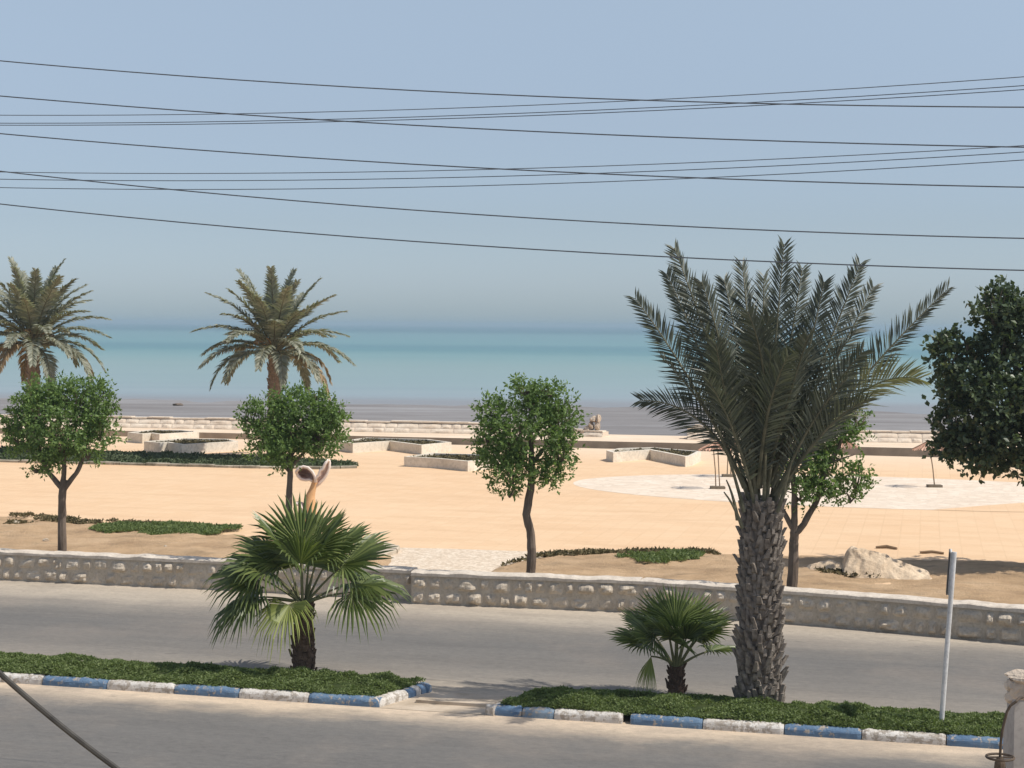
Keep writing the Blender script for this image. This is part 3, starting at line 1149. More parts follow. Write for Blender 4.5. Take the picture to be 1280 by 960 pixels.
planter([(3.8, 66.3), (4.02, 65.3), (5.6, 66.9), (6.68, 63.5), (7.0, 64.0), (7.6, 66.3), (5.8, 68.3), (4.4, 67.6)], 0.45,
        'zigzag concrete planter in front of the promenade just left of the big date palm', True, 5)

# ------------------------------------------------------------------ far green strip with a stone edging
strip_front = [gp(px, py, GZ) for px, py in [(-260, 570), (0, 577.5), (150, 581), (300, 585), (400, 586.5), (446, 585)]]
strip_back = [gp(px, py, GZ) for px, py in [(446, 580), (400, 577), (300, 572.5), (160, 567.5), (0, 562), (-260, 553)]]
cover('grass_strip', [(p.x, p.y) for p in strip_front + strip_back], 420, 0.12, GZ - 0.02, 0.13, 'strip_leaf',
      'long dark green planted strip across the plaza below the two far palms', 'grass', 0.3, 0.6, local=False, seed=5)
poly = [(p.x, p.y) for p in strip_front + strip_back]
b = MB()
b.add([(x, y, GZ + 0.006) for x, y in poly], [tuple(range(len(poly)))])
tag(b.build('strip_soil', 'median_soil'), kind='structure')


def edging(pts, label, w_=0.16, h=0.14, ln=0.9, mat='edging_stone'):
    k = thing('stone_edging', pts[0], label, 'edging')
    b = MB()
    o = Vector(pts[0])
    for a, c_ in zip(pts, pts[1:]):
        d = (c_ - a).normalized()
        n = Vector((-d.y, d.x, 0))
        L = (c_ - a).length
        s_ = 0
        while s_ < L - 0.05:
            e = min(ln * random.uniform(0.8, 1.2), L - s_)
            p = a - o + d * (s_ + 0.01) + n * random.uniform(-0.02, 0.02)
            q_ = p + d * (e - 0.03)
            hh = h * random.uniform(0.8, 1.1) - 0.02
            ww = n * w_
            t_ = Vector((0, 0, hh))
            dn = Vector((0, 0, -0.03))
            ch = n * 0.03
            b.add([p + dn, q_ + dn, q_ + t_ * 0.75, p + t_ * 0.75, q_ + t_ + ch, p + t_ + ch, q_ + t_ + ww, p + t_ + ww, q_ + dn + ww, p + dn + ww],
                  [(0, 1, 2, 3), (3, 2, 4, 5), (5, 4, 6, 7), (7, 6, 8, 9), (0, 3, 5, 7, 9), (1, 8, 6, 4, 2)])
            s_ += e
    b.build('edging_course', mat, k)
    return k


edging([p + Vector((0, -0.1, 0)) for p in strip_front] + [strip_back[0]], 'low pale stone edging along the front of the far green strip', 0.16, 0.13, 0.9, 'edging_worn')
edging([gp(px, py, GZ) for px, py in [(420, 718), (450, 706), (478, 698), (496, 692), (499, 688), (488, 684.5), (470, 681)]],
       'pale curved stone edging at the end of the soil bed beside the cobbled path', 0.3, 0.16, 1.2)

# grass patches on the beds
cover('grass_patch', [(p.x, p.y) for p in [gp(px, py, GZ) for px, py in [(100, 663), (150, 656.5), (215, 656.5), (300, 661), (312, 666), (260, 672), (190, 672.5), (120, 669)]]],
      2200, 0.07, GZ + 0.05, 0.06, 'cover_leaf', 'dark green grass patch on the left soil bed', 'grass', 0.5, 0.9, 0.25, False, 2)
cover('grass_patch', [(p.x, p.y) for p in [gp(px, py, GZ) for px, py in [(770, 699), (790, 692), (850, 691.5), (880, 694), (875, 702), (840, 707), (790, 706)]]],
      2000, 0.07, GZ + 0.05, 0.06, 'cover_leaf', 'dark green grass patch on the right soil bed left of the big palm', 'grass', 0.5, 0.9, 0.3, False, 8)
pr = [gp(px, py, GZ) for px, py in [(0, 643), (80, 647), (160, 653), (230, 658), (300, 662), (300, 666), (230, 663), (130, 660), (60, 660), (0, 659)]]
cover('dry_grass', [(p.x, p.y) for p in pr], 800, 0.08, GZ + 0.03, 0.06, 'dry_grass', 'sparse brown dry grass along the far edge of the left soil bed', 'grass', 0.4, 0.9, 0.75, False, 4)
pr = [gp(px, py, GZ) for px, py in [(612, 712), (655, 697.5), (700, 690.5), (780, 689), (900, 690.5), (900, 696), (780, 696), (710, 698), (660, 704), (625, 712)]]
cover('dry_grass', [(p.x, p.y) for p in pr], 1000, 0.08, GZ + 0.02, 0.06, 'dry_grass', 'brown dry grass along the far edge of the right soil bed', 'grass', 0.3, 0.9, 0.4, False, 6)
pr = [gp(px, py, GZ) for px, py in [(1000, 716), (1020, 708), (1050, 712), (1110, 724), (1100, 729), (1040, 724)]]
cover('dry_grass', [(p.x, p.y) for p in pr], 500, 0.08, GZ + 0.02, 0.05, 'dry_grass', 'brown weeds growing at the foot of the big boulder', 'grass', 0.3, 0.9, 0.5, False, 16)


# ------------------------------------------------------------------ boulders
def boulder(px, py, D_, w_, h_, d_, seed, label, tilt, prof):
    p = gp(px, py, GZ)
    b = MB()
    n, mm = 60, 30
    vs = []
    rs = Vector((seed, seed * 0.37, 0))
    for j in range(mm + 1):
        for i in range(n + 1):
            u_, v_ = i / n, j / mm
            # ridge profile along x, back slope along y
            hx = np.interp(u_, [q_[0] for q_ in prof], [q_[1] for q_ in prof])
            ridge = 0.55 - 0.1 * u_
            hy = min(1, v_ / ridge) ** 0.8 if v_ < ridge else max(0, 1 - ((v_ - ridge) / (1 - ridge)) ** 2)
            x, y = (u_ - 0.5) * w_, (v_ - 0.35) * d_
            q_ = Vector((x, y, 0))
            z = h_ * hx * hy
            z *= 1 + 0.12 * nz(q_ * 2.3 + rs) + 0.09 * nz(q_ * 6 + rs) + 0.05 * nz(q_ * 14 + rs)
            vs.append((x + 0.07 * nz(q_ * 4 + rs), y + 0.07 * nz(q_ * 4 - rs), z - 0.06))
    fs = [(j * (n + 1) + i, j * (n + 1) + i + 1, (j + 1) * (n + 1) + i + 1, (j + 1) * (n + 1) + i) for j in range(mm) for i in range(n)]
    b.add(vs, fs)
    o = b.build('boulder', 'boulder', None, loc=(p.x, p.y, GZ), rotz=tilt)
    return tag(o, label, 'rock')


boulder(1110, 722, 35, 1.95, 0.66, 1.1, 3.3, 'large pale slanted boulder lying on the soil bed right of the big date palm', -0.18,
        [(0, 0.0), (0.02, 0.72), (0.06, 0.93), (0.13, 1.0), (0.3, 0.95), (0.45, 0.85), (0.62, 0.6), (0.8, 0.46), (0.93, 0.36), (1.0, 0.02)])
boulder(1030, 714, 35, 0.85, 0.30, 0.8, 8.1, 'small low pale rock beside the foot of the large boulder', -0.1,
        [(0, 0.0), (0.15, 0.6), (0.4, 0.8), (0.7, 1.0), (0.9, 0.8), (1.0, 0.1)])
for (px, py, w_, lab) in [(1108, 686, 0.5, 'short dark piece of timber lying on the tiles behind the boulder'), (1165, 692.5, 0.55, 'flat dark board lying on the tiles right of the boulder')]:
    p = gp(px, py, GZ)
    b = MB()
    b.tube([(-w_ / 2, 0, 0.03), (0, 0.05, 0.05), (w_ / 2, -0.1 if px < 1120 else 0.0, 0.03)], [0.035, 0.04, 0.03], 6, jit=0.3)
    tag(b.build('timber_piece', 'timber', None, loc=p, rotz=-0.2), lab, 'timber')
p = gp(222, 506, SEA_Z + 0.1)
b = MB()
rock_mesh(b, (0, 0, 0), (0.45, 0.3, 0.16), 5.1, 1)
tag(b.build('shore_rock', 'bark', None, loc=p), 'small dark rock lying on the tidal mud left of the second far palm', 'rock')

# stones lying along the beds
for i, (px, py, r_) in enumerate([(57, 677, 0.09), (20, 655, 0.10), (207, 685, 0.06)]):
    p = gp(px, py, GZ + 0.05)
    b = MB()
    rock_mesh(b, (0, 0, 0.03), (r_, r_ * 0.8, r_ * 0.7), 20 + i, 1)
    tag(b.build('loose_stone', 'edging_stone', None, loc=p), ['pale loose stone just left of the forked tree trunk on the soil bed', 'pale loose stone at far left among the dry grass', 'tiny loose stone on bare soil below the green grass patch'][i], 'stone')


# ------------------------------------------------------------------ trees
def broad_tree(name, base, limbs, blobs, nspr, leaf, label, lmat='tree_leaf', group=None, twig=0.2, per=7, wide=0.24, gap=-0.19):
    """limbs: list of (points, radii) local; blobs: (x, y, z, rx, ry, rz) local"""
    k = thing(name, base, label, 'tree', group)
    tb_ = MB()
    for pts, rad in limbs:
        # densify
        P_, R_ = [], []
        for i in range(len(pts) - 1):
            a, c_ = Vector(pts[i]), Vector(pts[i + 1])
            for s_ in range(5):
                f = s_ / 5
                q_ = a.lerp(c_, f)
                q_ += Vector((nz(q_ * 2.1), nz(q_ * 2.1 + Vector((5, 0, 0))), 0)) * 0.035
                P_.append(q_)
                R_.append((rad[i] * (1 - f) + rad[i + 1] * f) * (1 + 0.12 * nz(q_ * 5)))
        P_.append(Vector(pts[-1]))
        R_.append(rad[-1])
        tb_.tube(P_, R_, 10, jit=0.12)
    cb_ = MB()
    tw = MB()
    vol = [b_[3] * b_[4] * b_[5] for b_ in blobs]
    tot = sum(v_ ** 0.75 for v_ in vol)
    for bl, v_ in zip(blobs, vol):
        cnt = int(nspr * v_ ** 0.75 / tot)
        c0 = Vector(bl[:3])
        r = Vector(bl[3:6])
        for _ in range(cnt):
            d = rdir()
            rad = random.random() ** 0.42
            # ragged outline
            rad *= 0.86 + 0.62 * nz(Vector((d.x, d.y, d.z)) * 2.3 + c0 * 3)
            q_ = c0 + Vector((d.x * r.x, d.y * r.y, d.z * r.z)) * rad
            g = (d + Vector((0, 0, 0.35)) + rdir() * 0.55).normalized()
            L = twig * random.uniform(0.6, 1.35)
            if nz(q_ * 2.4 + c0) + 0.5 * nz(q_ * 5 + c0) < gap:
                continue
            for j in range(per):
                f = (j + 0.5) / per
                p = q_ + g * (L * f)
                ld = (g * 0.5 + rdir() * 0.9 + Vector((0, 0, -0.1))).normalized()
                sd = ld.cross(rdir()).normalized()
                ln = leaf * random.uniform(0.65, 1.35)
                leaf_quad(cb_, p, ld, sd, ln, ln * wide, ln * 0.05)
        # inner branches toward blob
        for _ in range(5):
            d = rdir()
            e = c0 + Vector((d.x * r.x, d.y * r.y, abs(d.z) * r.z)) * 0.75
            s0 = c0 + Vector((0, 0, -r.z * 0.7))
            tb_.tube([s0, (s0 + e) / 2 + rdir() * 0.05, e], [0.022, 0.015, 0.006], 5)
    tb_.build('trunk', 'bark', k)
    cb_.build('crown', lmat, k)
    return k


def local(base, D_=None):
    """photo pixel to local point of a thing at base, in its own vertical plane"""
    return lambda px, py, dy=0.0: tuple(dp(px, py, base.y + dy) - Vector(base))


GROUP = 'young street trees behind the stone wall'


def behind_wall(px, back=1.0, z=GZ + 0.02):
    p = gp(px, 720, 0)
    for _ in range(30):
        x = (px - 640) / F * (p.y)
        p = Vector((x, wall_y(x) + back, z))
    return p


# forked tree, left
B = behind_wall(78, 1.0)
L = local(B)
limbs = [([(0, 0, 0), L(77, 655), L(78, 620), L(80, 600)], [0.105, 0.09, 0.082, 0.078]),
         ([L(79, 612), L(60, 590), L(50, 570), L(45, 540)], [0.062, 0.05, 0.045, 0.02]),
         ([L(80, 612), L(95, 592), L(105, 570), L(112, 540)], [0.062, 0.05, 0.045, 0.02]),
         ([L(79, 606), L(80, 570), L(84, 530)], [0.06, 0.045, 0.02])]


def blobs(L, lst):
    out = []
    for px, py, r1, r2, dy, ry in lst:
        c0 = L(px, py, dy)
        s_ = 35.0 / F
        out.append((*c0, r1 * s_ * 0.87, ry * 0.87, r2 * s_ * 0.87))
    return out


bb = blobs(L, [(48, 510, 42, 36, 0, .7), (95, 500, 40, 32, 0.1, .7), (125, 525, 28, 44, 0, .5), (28, 545, 26, 30, -.1, .5), (75, 540, 50, 40, -.3, .8), (60, 492, 26, 24, .2, .5), (122, 492, 18, 22, .2, .4), (110, 560, 24, 24, -.2, .5), (62, 572, 34, 18, 0, .5), (15, 528, 14, 18, .1, .4), (45, 585, 10, 10, 0, .25)])
broad_tree('street_tree', B, limbs, bb, 2900, 0.085, 'leftmost street tree with forked trunk behind the stone wall, spreading green crown', 'tree_leaf', GROUP)

B = behind_wall(362, 0.95)
L = local(B)
limbs = [([(0, 0, 0), L(361, 690), L(361, 640), L(362, 595), L(365, 560)], [0.085, 0.078, 0.07, 0.06, 0.045]),
         ([L(362, 590), L(340, 565), L(330, 545)], [0.04, 0.03, 0.012]), ([L(363, 585), L(385, 560), L(400, 535)], [0.04, 0.03, 0.012])]
bb = blobs(L, [(368, 535, 52, 42, 0, .8), (335, 530, 38, 34, .1, .6), (402, 532, 36, 36, 0, .6), (365, 505, 34, 22, .2, .5), (338, 558, 32, 26, -.2, .6), (402, 552, 30, 18, -.1, .5), (360, 566, 36, 18, -.2, .5), (315, 520, 18, 16, 0, .4), (418, 515, 14, 14, 0, .35), (395, 497, 16, 12, 0, .35)])
broad_tree('street_tree', B, limbs, bb, 3000, 0.08, 'street tree with dense round crown standing behind the taller fan palm', 'tree_leaf', GROUP)

B = behind_wall(664, 0.95)
L = local(B)
limbs = [([(0, 0, 0), L(665, 690), L(663, 665), L(658, 643), L(663, 612), L(665, 585), L(664, 550)], [0.098, 0.09, 0.085, 0.08, 0.078, 0.07, 0.05]),
         ([L(664, 590), L(640, 560), L(622, 535)], [0.045, 0.032, 0.012]), ([L(665, 580), L(688, 550), L(700, 525)], [0.045, 0.032, 0.012]), ([L(664, 560), L(664, 520), L(660, 500)], [0.045, 0.03, 0.01])]
bb = blobs(L, [(a_, b_ + 9, *q_) for a_, b_, *q_ in [(675, 495, 38, 26, .1, .6), (620, 508, 26, 22, 0, .45), (700, 515, 28, 38, 0, .55), (655, 535, 50, 30, -.2, .7), (625, 560, 30, 34, 0, .55), (640, 580, 34, 26, -.2, .55), (700, 560, 26, 28, 0, .5), (685, 585, 18, 14, -.1, .4), (637, 606, 12, 10, 0, .3), (655, 478, 16, 12, .1, .35), (690, 480, 22, 10, 0, .35), (610, 535, 16, 18, .1, .4)]])
broad_tree('street_tree', B, limbs, bb, 2600, 0.085, 'street tree with one bare crooked trunk and ragged crown, alone at the centre', 'tree_leaf', GROUP)

B = behind_wall(992, 0.95)
L = local(B)
limbs = [([(0, 0, 0), L(992, 705), L(992, 680), L(993, 665)], [0.11, 0.10, 0.095, 0.09]),
         ([L(993, 668), L(1005, 655), L(1020, 628), L(1032, 590), L(1048, 560), L(1058, 530)], [0.07, 0.06, 0.052, 0.045, 0.038, 0.015]),
         ([L(992, 668), L(993, 640), L(992, 605), L(990, 560)], [0.075, 0.065, 0.055, 0.02]),
         ([L(990, 660), L(975, 630), L(968, 600)], [0.05, 0.04, 0.015]),
         ([L(1040, 578), L(1055, 572), L(1068, 568)], [0.02, 0.014, 0.008])]
bb = blobs(L, [(1055, 535, 34, 26, .1, .5), (1072, 522, 16, 16, 0, .3), (1015, 590, 34, 30, 0, .55), (1070, 597, 20, 28, .1, .35), (990, 560, 34, 40, .1, .6), (1030, 560, 24, 24, .2, .45), (1000, 615, 30, 16, 0, .45), (1040, 612, 16, 14, 0, .3), (960, 590, 26, 34, 0, .5), (1062, 622, 12, 10, 0, .25), (1000, 525, 26, 22, .2, .5)])
broad_tree('street_tree', B, limbs, bb, 1900, 0.085, 'street tree with forked trunk directly behind the big date palm', 'tree_leaf', GROUP)

# big dark tree at the right edge
B = Vector(dp(1335, 722, 36.6))
B.z = GZ
L = local(B)
limbs = [([(0, 0, 0), (0.02, 0, 0.9), L(1330, 610), L(1330, 560)], [0.2, 0.17, 0.15, 0.11]),
         ([L(1332, 610), L(1280, 560), L(1220, 510), L(1190, 470)], [0.10, 0.075, 0.05, 0.015]),
         ([L(1330, 590), L(1290, 500), L(1250, 420), L(1240, 370)], [0.10, 0.075, 0.045, 0.012]),
         ([L(1332, 600), L(1380, 520), L(1430, 440)], [0.10, 0.07, 0.02])]


def blobs2(L, lst):
    return [(*L(px, py, dy), r1 * 36.6 / F, ry, r2 * 36.6 / F) for px, py, r1, r2, dy, ry in lst]


bb = blobs2(L, [(1243, 385, 26, 34, 0, .6), (1268, 390, 24, 34, .2, .6), (1240, 440, 24, 44, .1, .7), (1300, 420, 50, 60, .3, 1.2), (1186, 445, 26, 26, 0, .5), (1180, 430, 12, 16, 0, .35), (1200, 480, 36, 36, 0, .7),
                (1250, 500, 56, 50, -.4, 1.0), (1195, 525, 28, 34, .1, .6), (1185, 555, 22, 22, 0, .45), (1225, 560, 40, 32, -.1, .8), (1280, 555, 60, 36, -.3, 1.0), (1330, 500, 70, 80, 0, 1.5),
                (1390, 480, 60, 80, 0, 1.4), (1240, 582, 14, 10, 0, .3), (1295, 585, 36, 16, 0, .5), (1208, 432, 14, 14, 0, .3), (1350, 420, 50, 50, 0, 1.1), (1430, 520, 40, 50, 0, 1.0)])
broad_tree('shade_tree', B, limbs, bb, 8000, 0.125, 'big dark leafy tree cut off by the right edge of the view', 'dark_leaf', None, 0.22, 6, 0.36, -0.27)


# ------------------------------------------------------------------ date palms
def date_frond(pts, leaf_len, n, mat, parent, rach=0.03, vee=0.45, side=None, start=0.16, hang=0.0, wid=0.016, rachmat='date_rachis', name='frond', ragged=0.0, fw0=0.62):
    """pinnate frond along a polyline: a tapering rachis with two rows of narrow leaflets"""
    b = MB()
    pts = [Vector(p) for p in pts]
    m_ = len(pts)
    b.cur = 1
    b.tube(pts, [rach * (1 - 0.85 * i / (m_ - 1)) for i in range(m_)], 5)
    b.cur = 0
    for k in range(n):
        f = start + (1 - start) * (k + random.random() * 0.6) / n
        x = min(f, 0.999) * (m_ - 1)
        i = int(x)
        p = pts[i].lerp(pts[i + 1], x - i)
        t_ = (pts[i + 1] - pts[i]).normalized()
        sd = side if side is not None else t_.cross(Vector((0, 0, 1)))
        if sd.length < 0.05:
            sd = Vector((1, 0, 0))
        sd = (sd - t_ * sd.dot(t_)).normalized()
        nm = sd.cross(t_).normalized()
        if nm.z < 0 and side is None:
            nm = -nm
        g = (f - start) / (1 - start)
        prof = min(1, 0.35 + 2.4 * g) * (1 - 0.62 * max(0, g - 0.35) / 0.65)
        for s_ in (-1, 1):
            if ragged and random.random() < ragged:
                continue
            ln = leaf_len * prof * random.uniform(0.8, 1.15)
            fwd = fw0 + 0.5 * g + random.uniform(-0.16, 0.16)
            d = (t_ * fwd + sd * s_ * (1.0 - 0.3 * g) + nm * (vee + random.uniform(-0.25, 0.25))).normalized()
            d2 = (d + Vector((0, 0, -hang)) + rdir() * 0.06).normalized()
            wv = d.cross(nm).normalized() * wid * random.uniform(0.8, 1.2)
            wv = (wv + nm * wid * random.uniform(-0.6, 0.6))
            q1 = p + d * (ln * 0.5)
            q2 = q1 + d2 * (ln * 0.5)
            b.add([p - wv * 0.4, p + wv * 0.4, q1 + wv, q1 - wv, q2], [(0, 1, 2, 3), (3, 2, 4)])
    return b.build(name, [mat, rachmat], parent)


def palm_trunk(parent, hgt, r0, r1, nst, mat, stub=0.16, flare=1.0, top_bulge=0.0):
    b = MB()
    n = 22
    b.tube([(0.03 * nz((i * .3, 2, 0)), 0.03 * nz((i * .3, 9, 0)), -0.08 + (hgt + 0.08) * i / n) for i in range(n + 1)],
           [(r0 + (r1 - r0) * i / n) * (1 + 0.15 * max(0, 1 - i / 3)) for i in range(n + 1)], 14, jit=0.1)
    ga = 2.39996
    for i in range(nst):
        f = (i + 0.5) / nst
        z = 0.0 + hgt * f
        r = (r0 + (r1 - r0) * f) * (1 + 0.12 * max(0, 1 - f * 7))
        an = i * ga + random.uniform(-0.12, 0.12)
        o_ = Vector((math.cos(an), math.sin(an), 0))
        s_ = Vector((-math.sin(an), math.cos(an), 0))
        ln = stub * random.uniform(0.6, 1.4) * (0.7 + 0.3 * flare)
        w_ = stub * random.uniform(0.20, 0.33)
        out = random.uniform(0.28, 0.8) * flare
        p = o_ * (r * 0.92) + Vector((0, 0, z - ln * 0.35))
        d = (o_ * out + Vector((0, 0, 1)) + s_ * random.uniform(-0.25, 0.25)).normalized()
        nn = s_.cross(d)
        e = p + d * ln
        th = stub * 0.22
        w2 = w_ * random.uniform(0.2, 0.55)
        b.add([p - s_ * w_, p + s_ * w_, p + s_ * w_ * 0.9 - o_ * 0.03 + d * ln * 0.2, e - s_ * w2, e + s_ * w2, e + s_ * w2 * 0.9 + o_ * -th, e - s_ * w2 * 0.9 + o_ * -th,
               p - s_ * w_ * 0.6 - nn * -0.0 + o_ * th * 0.9 + d * ln * 0.3, p + s_ * w_ * 0.6 + o_ * th * 0.9 + d * ln * 0.3],
              [(0, 1, 8, 7), (7, 8, 4, 3), (1, 2, 5, 4, 8), (0, 7, 3, 6), (3, 4, 5, 6), (0, 6, 5, 2, 1)])
    return b.build('trunk', mat, parent)


# the big date palm on the median
DPB = gp(949, 877, 0.15)
DPB.z = 0.12
palm = thing('date_palm', DPB, 'big date palm with shaggy trunk and dark upright fronds on the right median', 'palm tree')
SC = DPB.y / F
palm_trunk(palm, 2.92, 0.265, 0.24, 440, 'palm_bark', 0.20, 1.1)
C0 = Vector((0.02, 0, 2.92))


def pl(px, py, dy=0.0):
    return Vector(dp(px, py, DPB.y + dy)) - DPB


sil = [  # start px, mid px, tip px, depth of tip, pale?
    ((932, 610), (868, 470), (794, 373), 0.2, 0), ((936, 615), (880, 440), (833, 342), 0.5, 0), ((940, 610), (893, 440), (843, 310), -0.3, 0),
    ((930, 610), (888, 500), (800, 500), 0.1, 0), ((938, 600), (905, 430), (877, 352), -0.4, 0), ((944, 600), (925, 430), (905, 350), 0.4, 0),
    ((948, 600), (940, 450), (928, 331), 0.0, 0), ((950, 600), (952, 450), (955, 345), 0.3, 0), ((955, 600), (968, 440), (980, 305), -0.1, 0),
    ((958, 600), (985, 450), (1003, 335), 0.5, 0), ((962, 600), (1012, 450), (1030, 352), -0.2, 0), ((962, 605), (1030, 450), (1075, 330), 0.1, 0),
    ((965, 610), (1040, 460), (1092, 358), 0.5, 0), ((968, 620), (1060, 480), (1185, 361), 0.0, 0), ((968, 625), (1068, 452), (1150, 474), -0.5, 1),
    ((945, 610), (930, 480), (962, 395), -1.2, 0), ((950, 610), (970, 470), (935, 390), -1.4, 0), ((955, 610), (990, 480), (1010, 420), -1.5, 0),
    ((940, 610), (905, 500), (895, 430), -1.3, 0), ((948, 610), (955, 500), (985, 445), -1.7, 0),
    ((966, 630), (1030, 520), (1085, 500), -0.9, 0), ((966, 625), (1030, 490), (1078, 440), -0.8, 0)]
for (a, c_, e, dy, pale) in sil:
    p0, p1, p2 = pl(*a, random.uniform(-0.1, 0.1)), pl(*c_, dy * 0.4), pl(*e, dy)
    curve = bez(p0, p1 * 2 - (p0 + p2) / 2 if False else p1, p2, 14)
    # photo plane fronds show their broad side: rows spread in the picture plane
    t_ = (p2 - p0).normalized()
    sd = t_.cross(Vector((random.uniform(-0.5, 0.5), 1, random.uniform(-0.1, 0.4)))).normalized()
    if pale:
        sd = Vector((-0.35, -0.45, 0.82))
    length = sum((curve[i + 1] - curve[i]).length for i in range(13))
    date_frond(curve, 0.52 if not pale else 0.64, int(25 * length), 'date_leaf_pale' if pale else 'date_leaf', palm, 0.03, 0.35, sd, 0.2, 0.16, 0.0125,
               'petiole' if pale else 'date_rachis')
for i in range(14):
    az = i * 2.39996 + 0.4
    q_ = i / 14
    el = R(88 - 20 * q_ + random.uniform(-4, 4))
    ln = 2.85 - 0.75 * q_ + random.uniform(-0.3, 0.2)
    dirh = Vector((math.cos(az), math.sin(az), 0))
    p0 = C0 + dirh * (0.06 + 0.16 * q_) + Vector((0, 0, -0.2 * q_))
    d0 = dirh * math.cos(el) + Vector((0, 0, math.sin(el)))
    p1 = p0 + d0 * ln * 0.55
    d1 = dirh * math.cos(el - 0.5) + Vector((0, 0, math.sin(el - 0.5)))
    p2 = p1 + d1 * ln * 0.48
    date_frond(bez(p0, p1, p2, 12), 0.5, int(22 * ln), 'date_leaf', palm, 0.03, 0.4, None, 0.2, 0.16, 0.0125)
# bare dead stalks
for a, e in [((930, 640), (897, 535)), ((922, 650), (908, 600)), ((928, 660), (905, 615)), ((972, 640), (990, 575))]:
    p0, p2 = pl(*a, -0.25), pl(*e, -0.4)
    b = MB()
    b.tube(bez(p0, (p0 + p2) / 2 + Vector((0.03, 0, 0.06)), p2, 6), [0.03, 0.026, 0.022, 0.018, 0.014, 0.01], 5)
    b.build('dead_stalk', 'date_rachis', palm)


def far_palm(base, hgt, R_, label, seed, lean):
    random.seed(seed)
    k = thing('date_palm', base, label, 'palm tree')
    palm_trunk(k, hgt, 0.26, 0.24, 120, 'far_palm_bark', 0.2, 0.8)
    c0 = Vector((0, 0, hgt))
    n = 46
    for i in range(n):
        q_ = i / n
        az = i * 2.39996 + seed
        el = R(85 - 80 * q_ ** 0.9 + random.uniform(-7, 7))
        ln = R_ * (0.92 + 0.18 * q_) * random.uniform(0.85, 1.06)
        dirh = Vector((math.cos(az), math.sin(az), 0))
        p0 = c0 + dirh * 0.12 + Vector((0, 0, 0.3 - 0.4 * q_))
        d0 = dirh * math.cos(el) + Vector((0, 0, math.sin(el)))
        p1 = p0 + d0 * ln * 0.55
        e1 = el - R(16 + 74 * q_ + random.uniform(-6, 14))
        p2 = p1 + (dirh * math.cos(e1) + Vector((0, 0, math.sin(e1)))) * ln * 0.5
        dry = q_ > 0.78 and random.random() < 0.55
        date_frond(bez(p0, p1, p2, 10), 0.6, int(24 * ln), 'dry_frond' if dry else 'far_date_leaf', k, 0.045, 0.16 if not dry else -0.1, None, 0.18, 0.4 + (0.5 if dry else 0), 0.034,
                   'date_rachis', ragged=0.12 if dry else 0.0)
    # orange fruit stalks in the crown
    for i in range(3):
        az = random.uniform(0, 6.28)
        dirh = Vector((math.cos(az), math.sin(az), 0))
        b = MB()
        for j in range(6):
            dj = (dirh + rdir() * 0.35).normalized()
            p0 = c0 + Vector((0, 0, 0.15))
            b.tube(bez(p0, p0 + dj * 0.5 + Vector((0, 0, 0.6)), p0 + dj * 0.85 + Vector((0, 0, 0.25 + random.uniform(-.2, .2))), 6), 0.016, 4)
        b.build('fruit_stalk', 'fruit_stalk', k)
    return k


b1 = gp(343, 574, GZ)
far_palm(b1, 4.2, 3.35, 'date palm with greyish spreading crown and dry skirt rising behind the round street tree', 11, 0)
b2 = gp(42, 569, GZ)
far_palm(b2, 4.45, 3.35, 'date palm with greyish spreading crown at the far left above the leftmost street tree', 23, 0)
random.seed(77)


# ------------------------------------------------------------------ fan palms
def fan_leaf(parent, p0, p1, fwd, face, rad, mat, nseg=34, span=150, droop=0.35, fused=0.5, name='frond'):
    """palmate leaf: petiole p0->p1, blade spreading round fwd in the plane with normal face"""
    b = MB()
    p0, p1 = Vector(p0), Vector(p1)
    fwd = Vector(fwd).normalized()
    face = Vector(face)
    face = (face - fwd * face.dot(fwd)).normalized()
    sd = fwd.cross(face).normalized()
    b.cur = 1
    mid = (p0 + p1) / 2 + Vector((0, 0, 0.06))
    b.tube(bez(p0, mid, p1, 6), [0.026, 0.022, 0.019, 0.016, 0.014, 0.012], 5)
    b.cur = 0
    sp = R(span)
    st = 2 * sp / nseg
    for i in range(nseg):
        a = -sp + st * (i + 0.5) + random.uniform(-0.015, 0.015)
        rl = rad * (0.62 + 0.38 * math.cos(a * 0.55)) * random.uniform(0.92, 1.08)
        d = fwd * math.cos(a) + sd * math.sin(a)
        cup = face * (0.16 * rad * (1 - math.cos(a)) * 0.5)
        dl = fwd * math.cos(a - st / 2) + sd * math.sin(a - st / 2)
        dr = fwd * math.cos(a + st / 2) + sd * math.sin(a + st / 2)
        rf = rl * fused
        fold = face * (rf * st * 0.55)
        dz = Vector((0, 0, -1))
        c0 = p1
        m0 = p1 + d * rf + cup + fold + dz * droop * rad * 0.08
        ml = p1 + dl * rf * 0.99 + cup + dz * droop * rad * 0.08
        mr = p1 + dr * rf * 0.99 + cup + dz * droop * rad * 0.08
        # split outer part, drooping
        r2 = rl * (fused + (1 - fused) * 0.55)
        w2 = rf * st * 0.30
        perp = (dr - dl).normalized()
        dd = dz * droop * rad * (0.22 + 0.18 * random.random())
        q_ = p1 + d * r2 + cup * 1.2 + dd
        ql, qr = q_ - perp * w2 - fold * 0.2, q_ + perp * w2 - fold * 0.2
        q_ = q_ + fold * 0.5
        tip = p1 + d * rl * (1 - 0.08 * droop) + cup * 1.2 + dz * droop * rad * (0.55 + 0.5 * random.random()) + rdir() * 0.02
        b.add([c0, ml, m0, mr, ql, q_, qr, tip], [(0, 1, 2), (0, 2, 3), (1, 4, 5, 2), (2, 5, 6, 3), (4, 7, 5), (5, 7, 6)])
    return b.build(name, [mat, 'petiole'], parent)


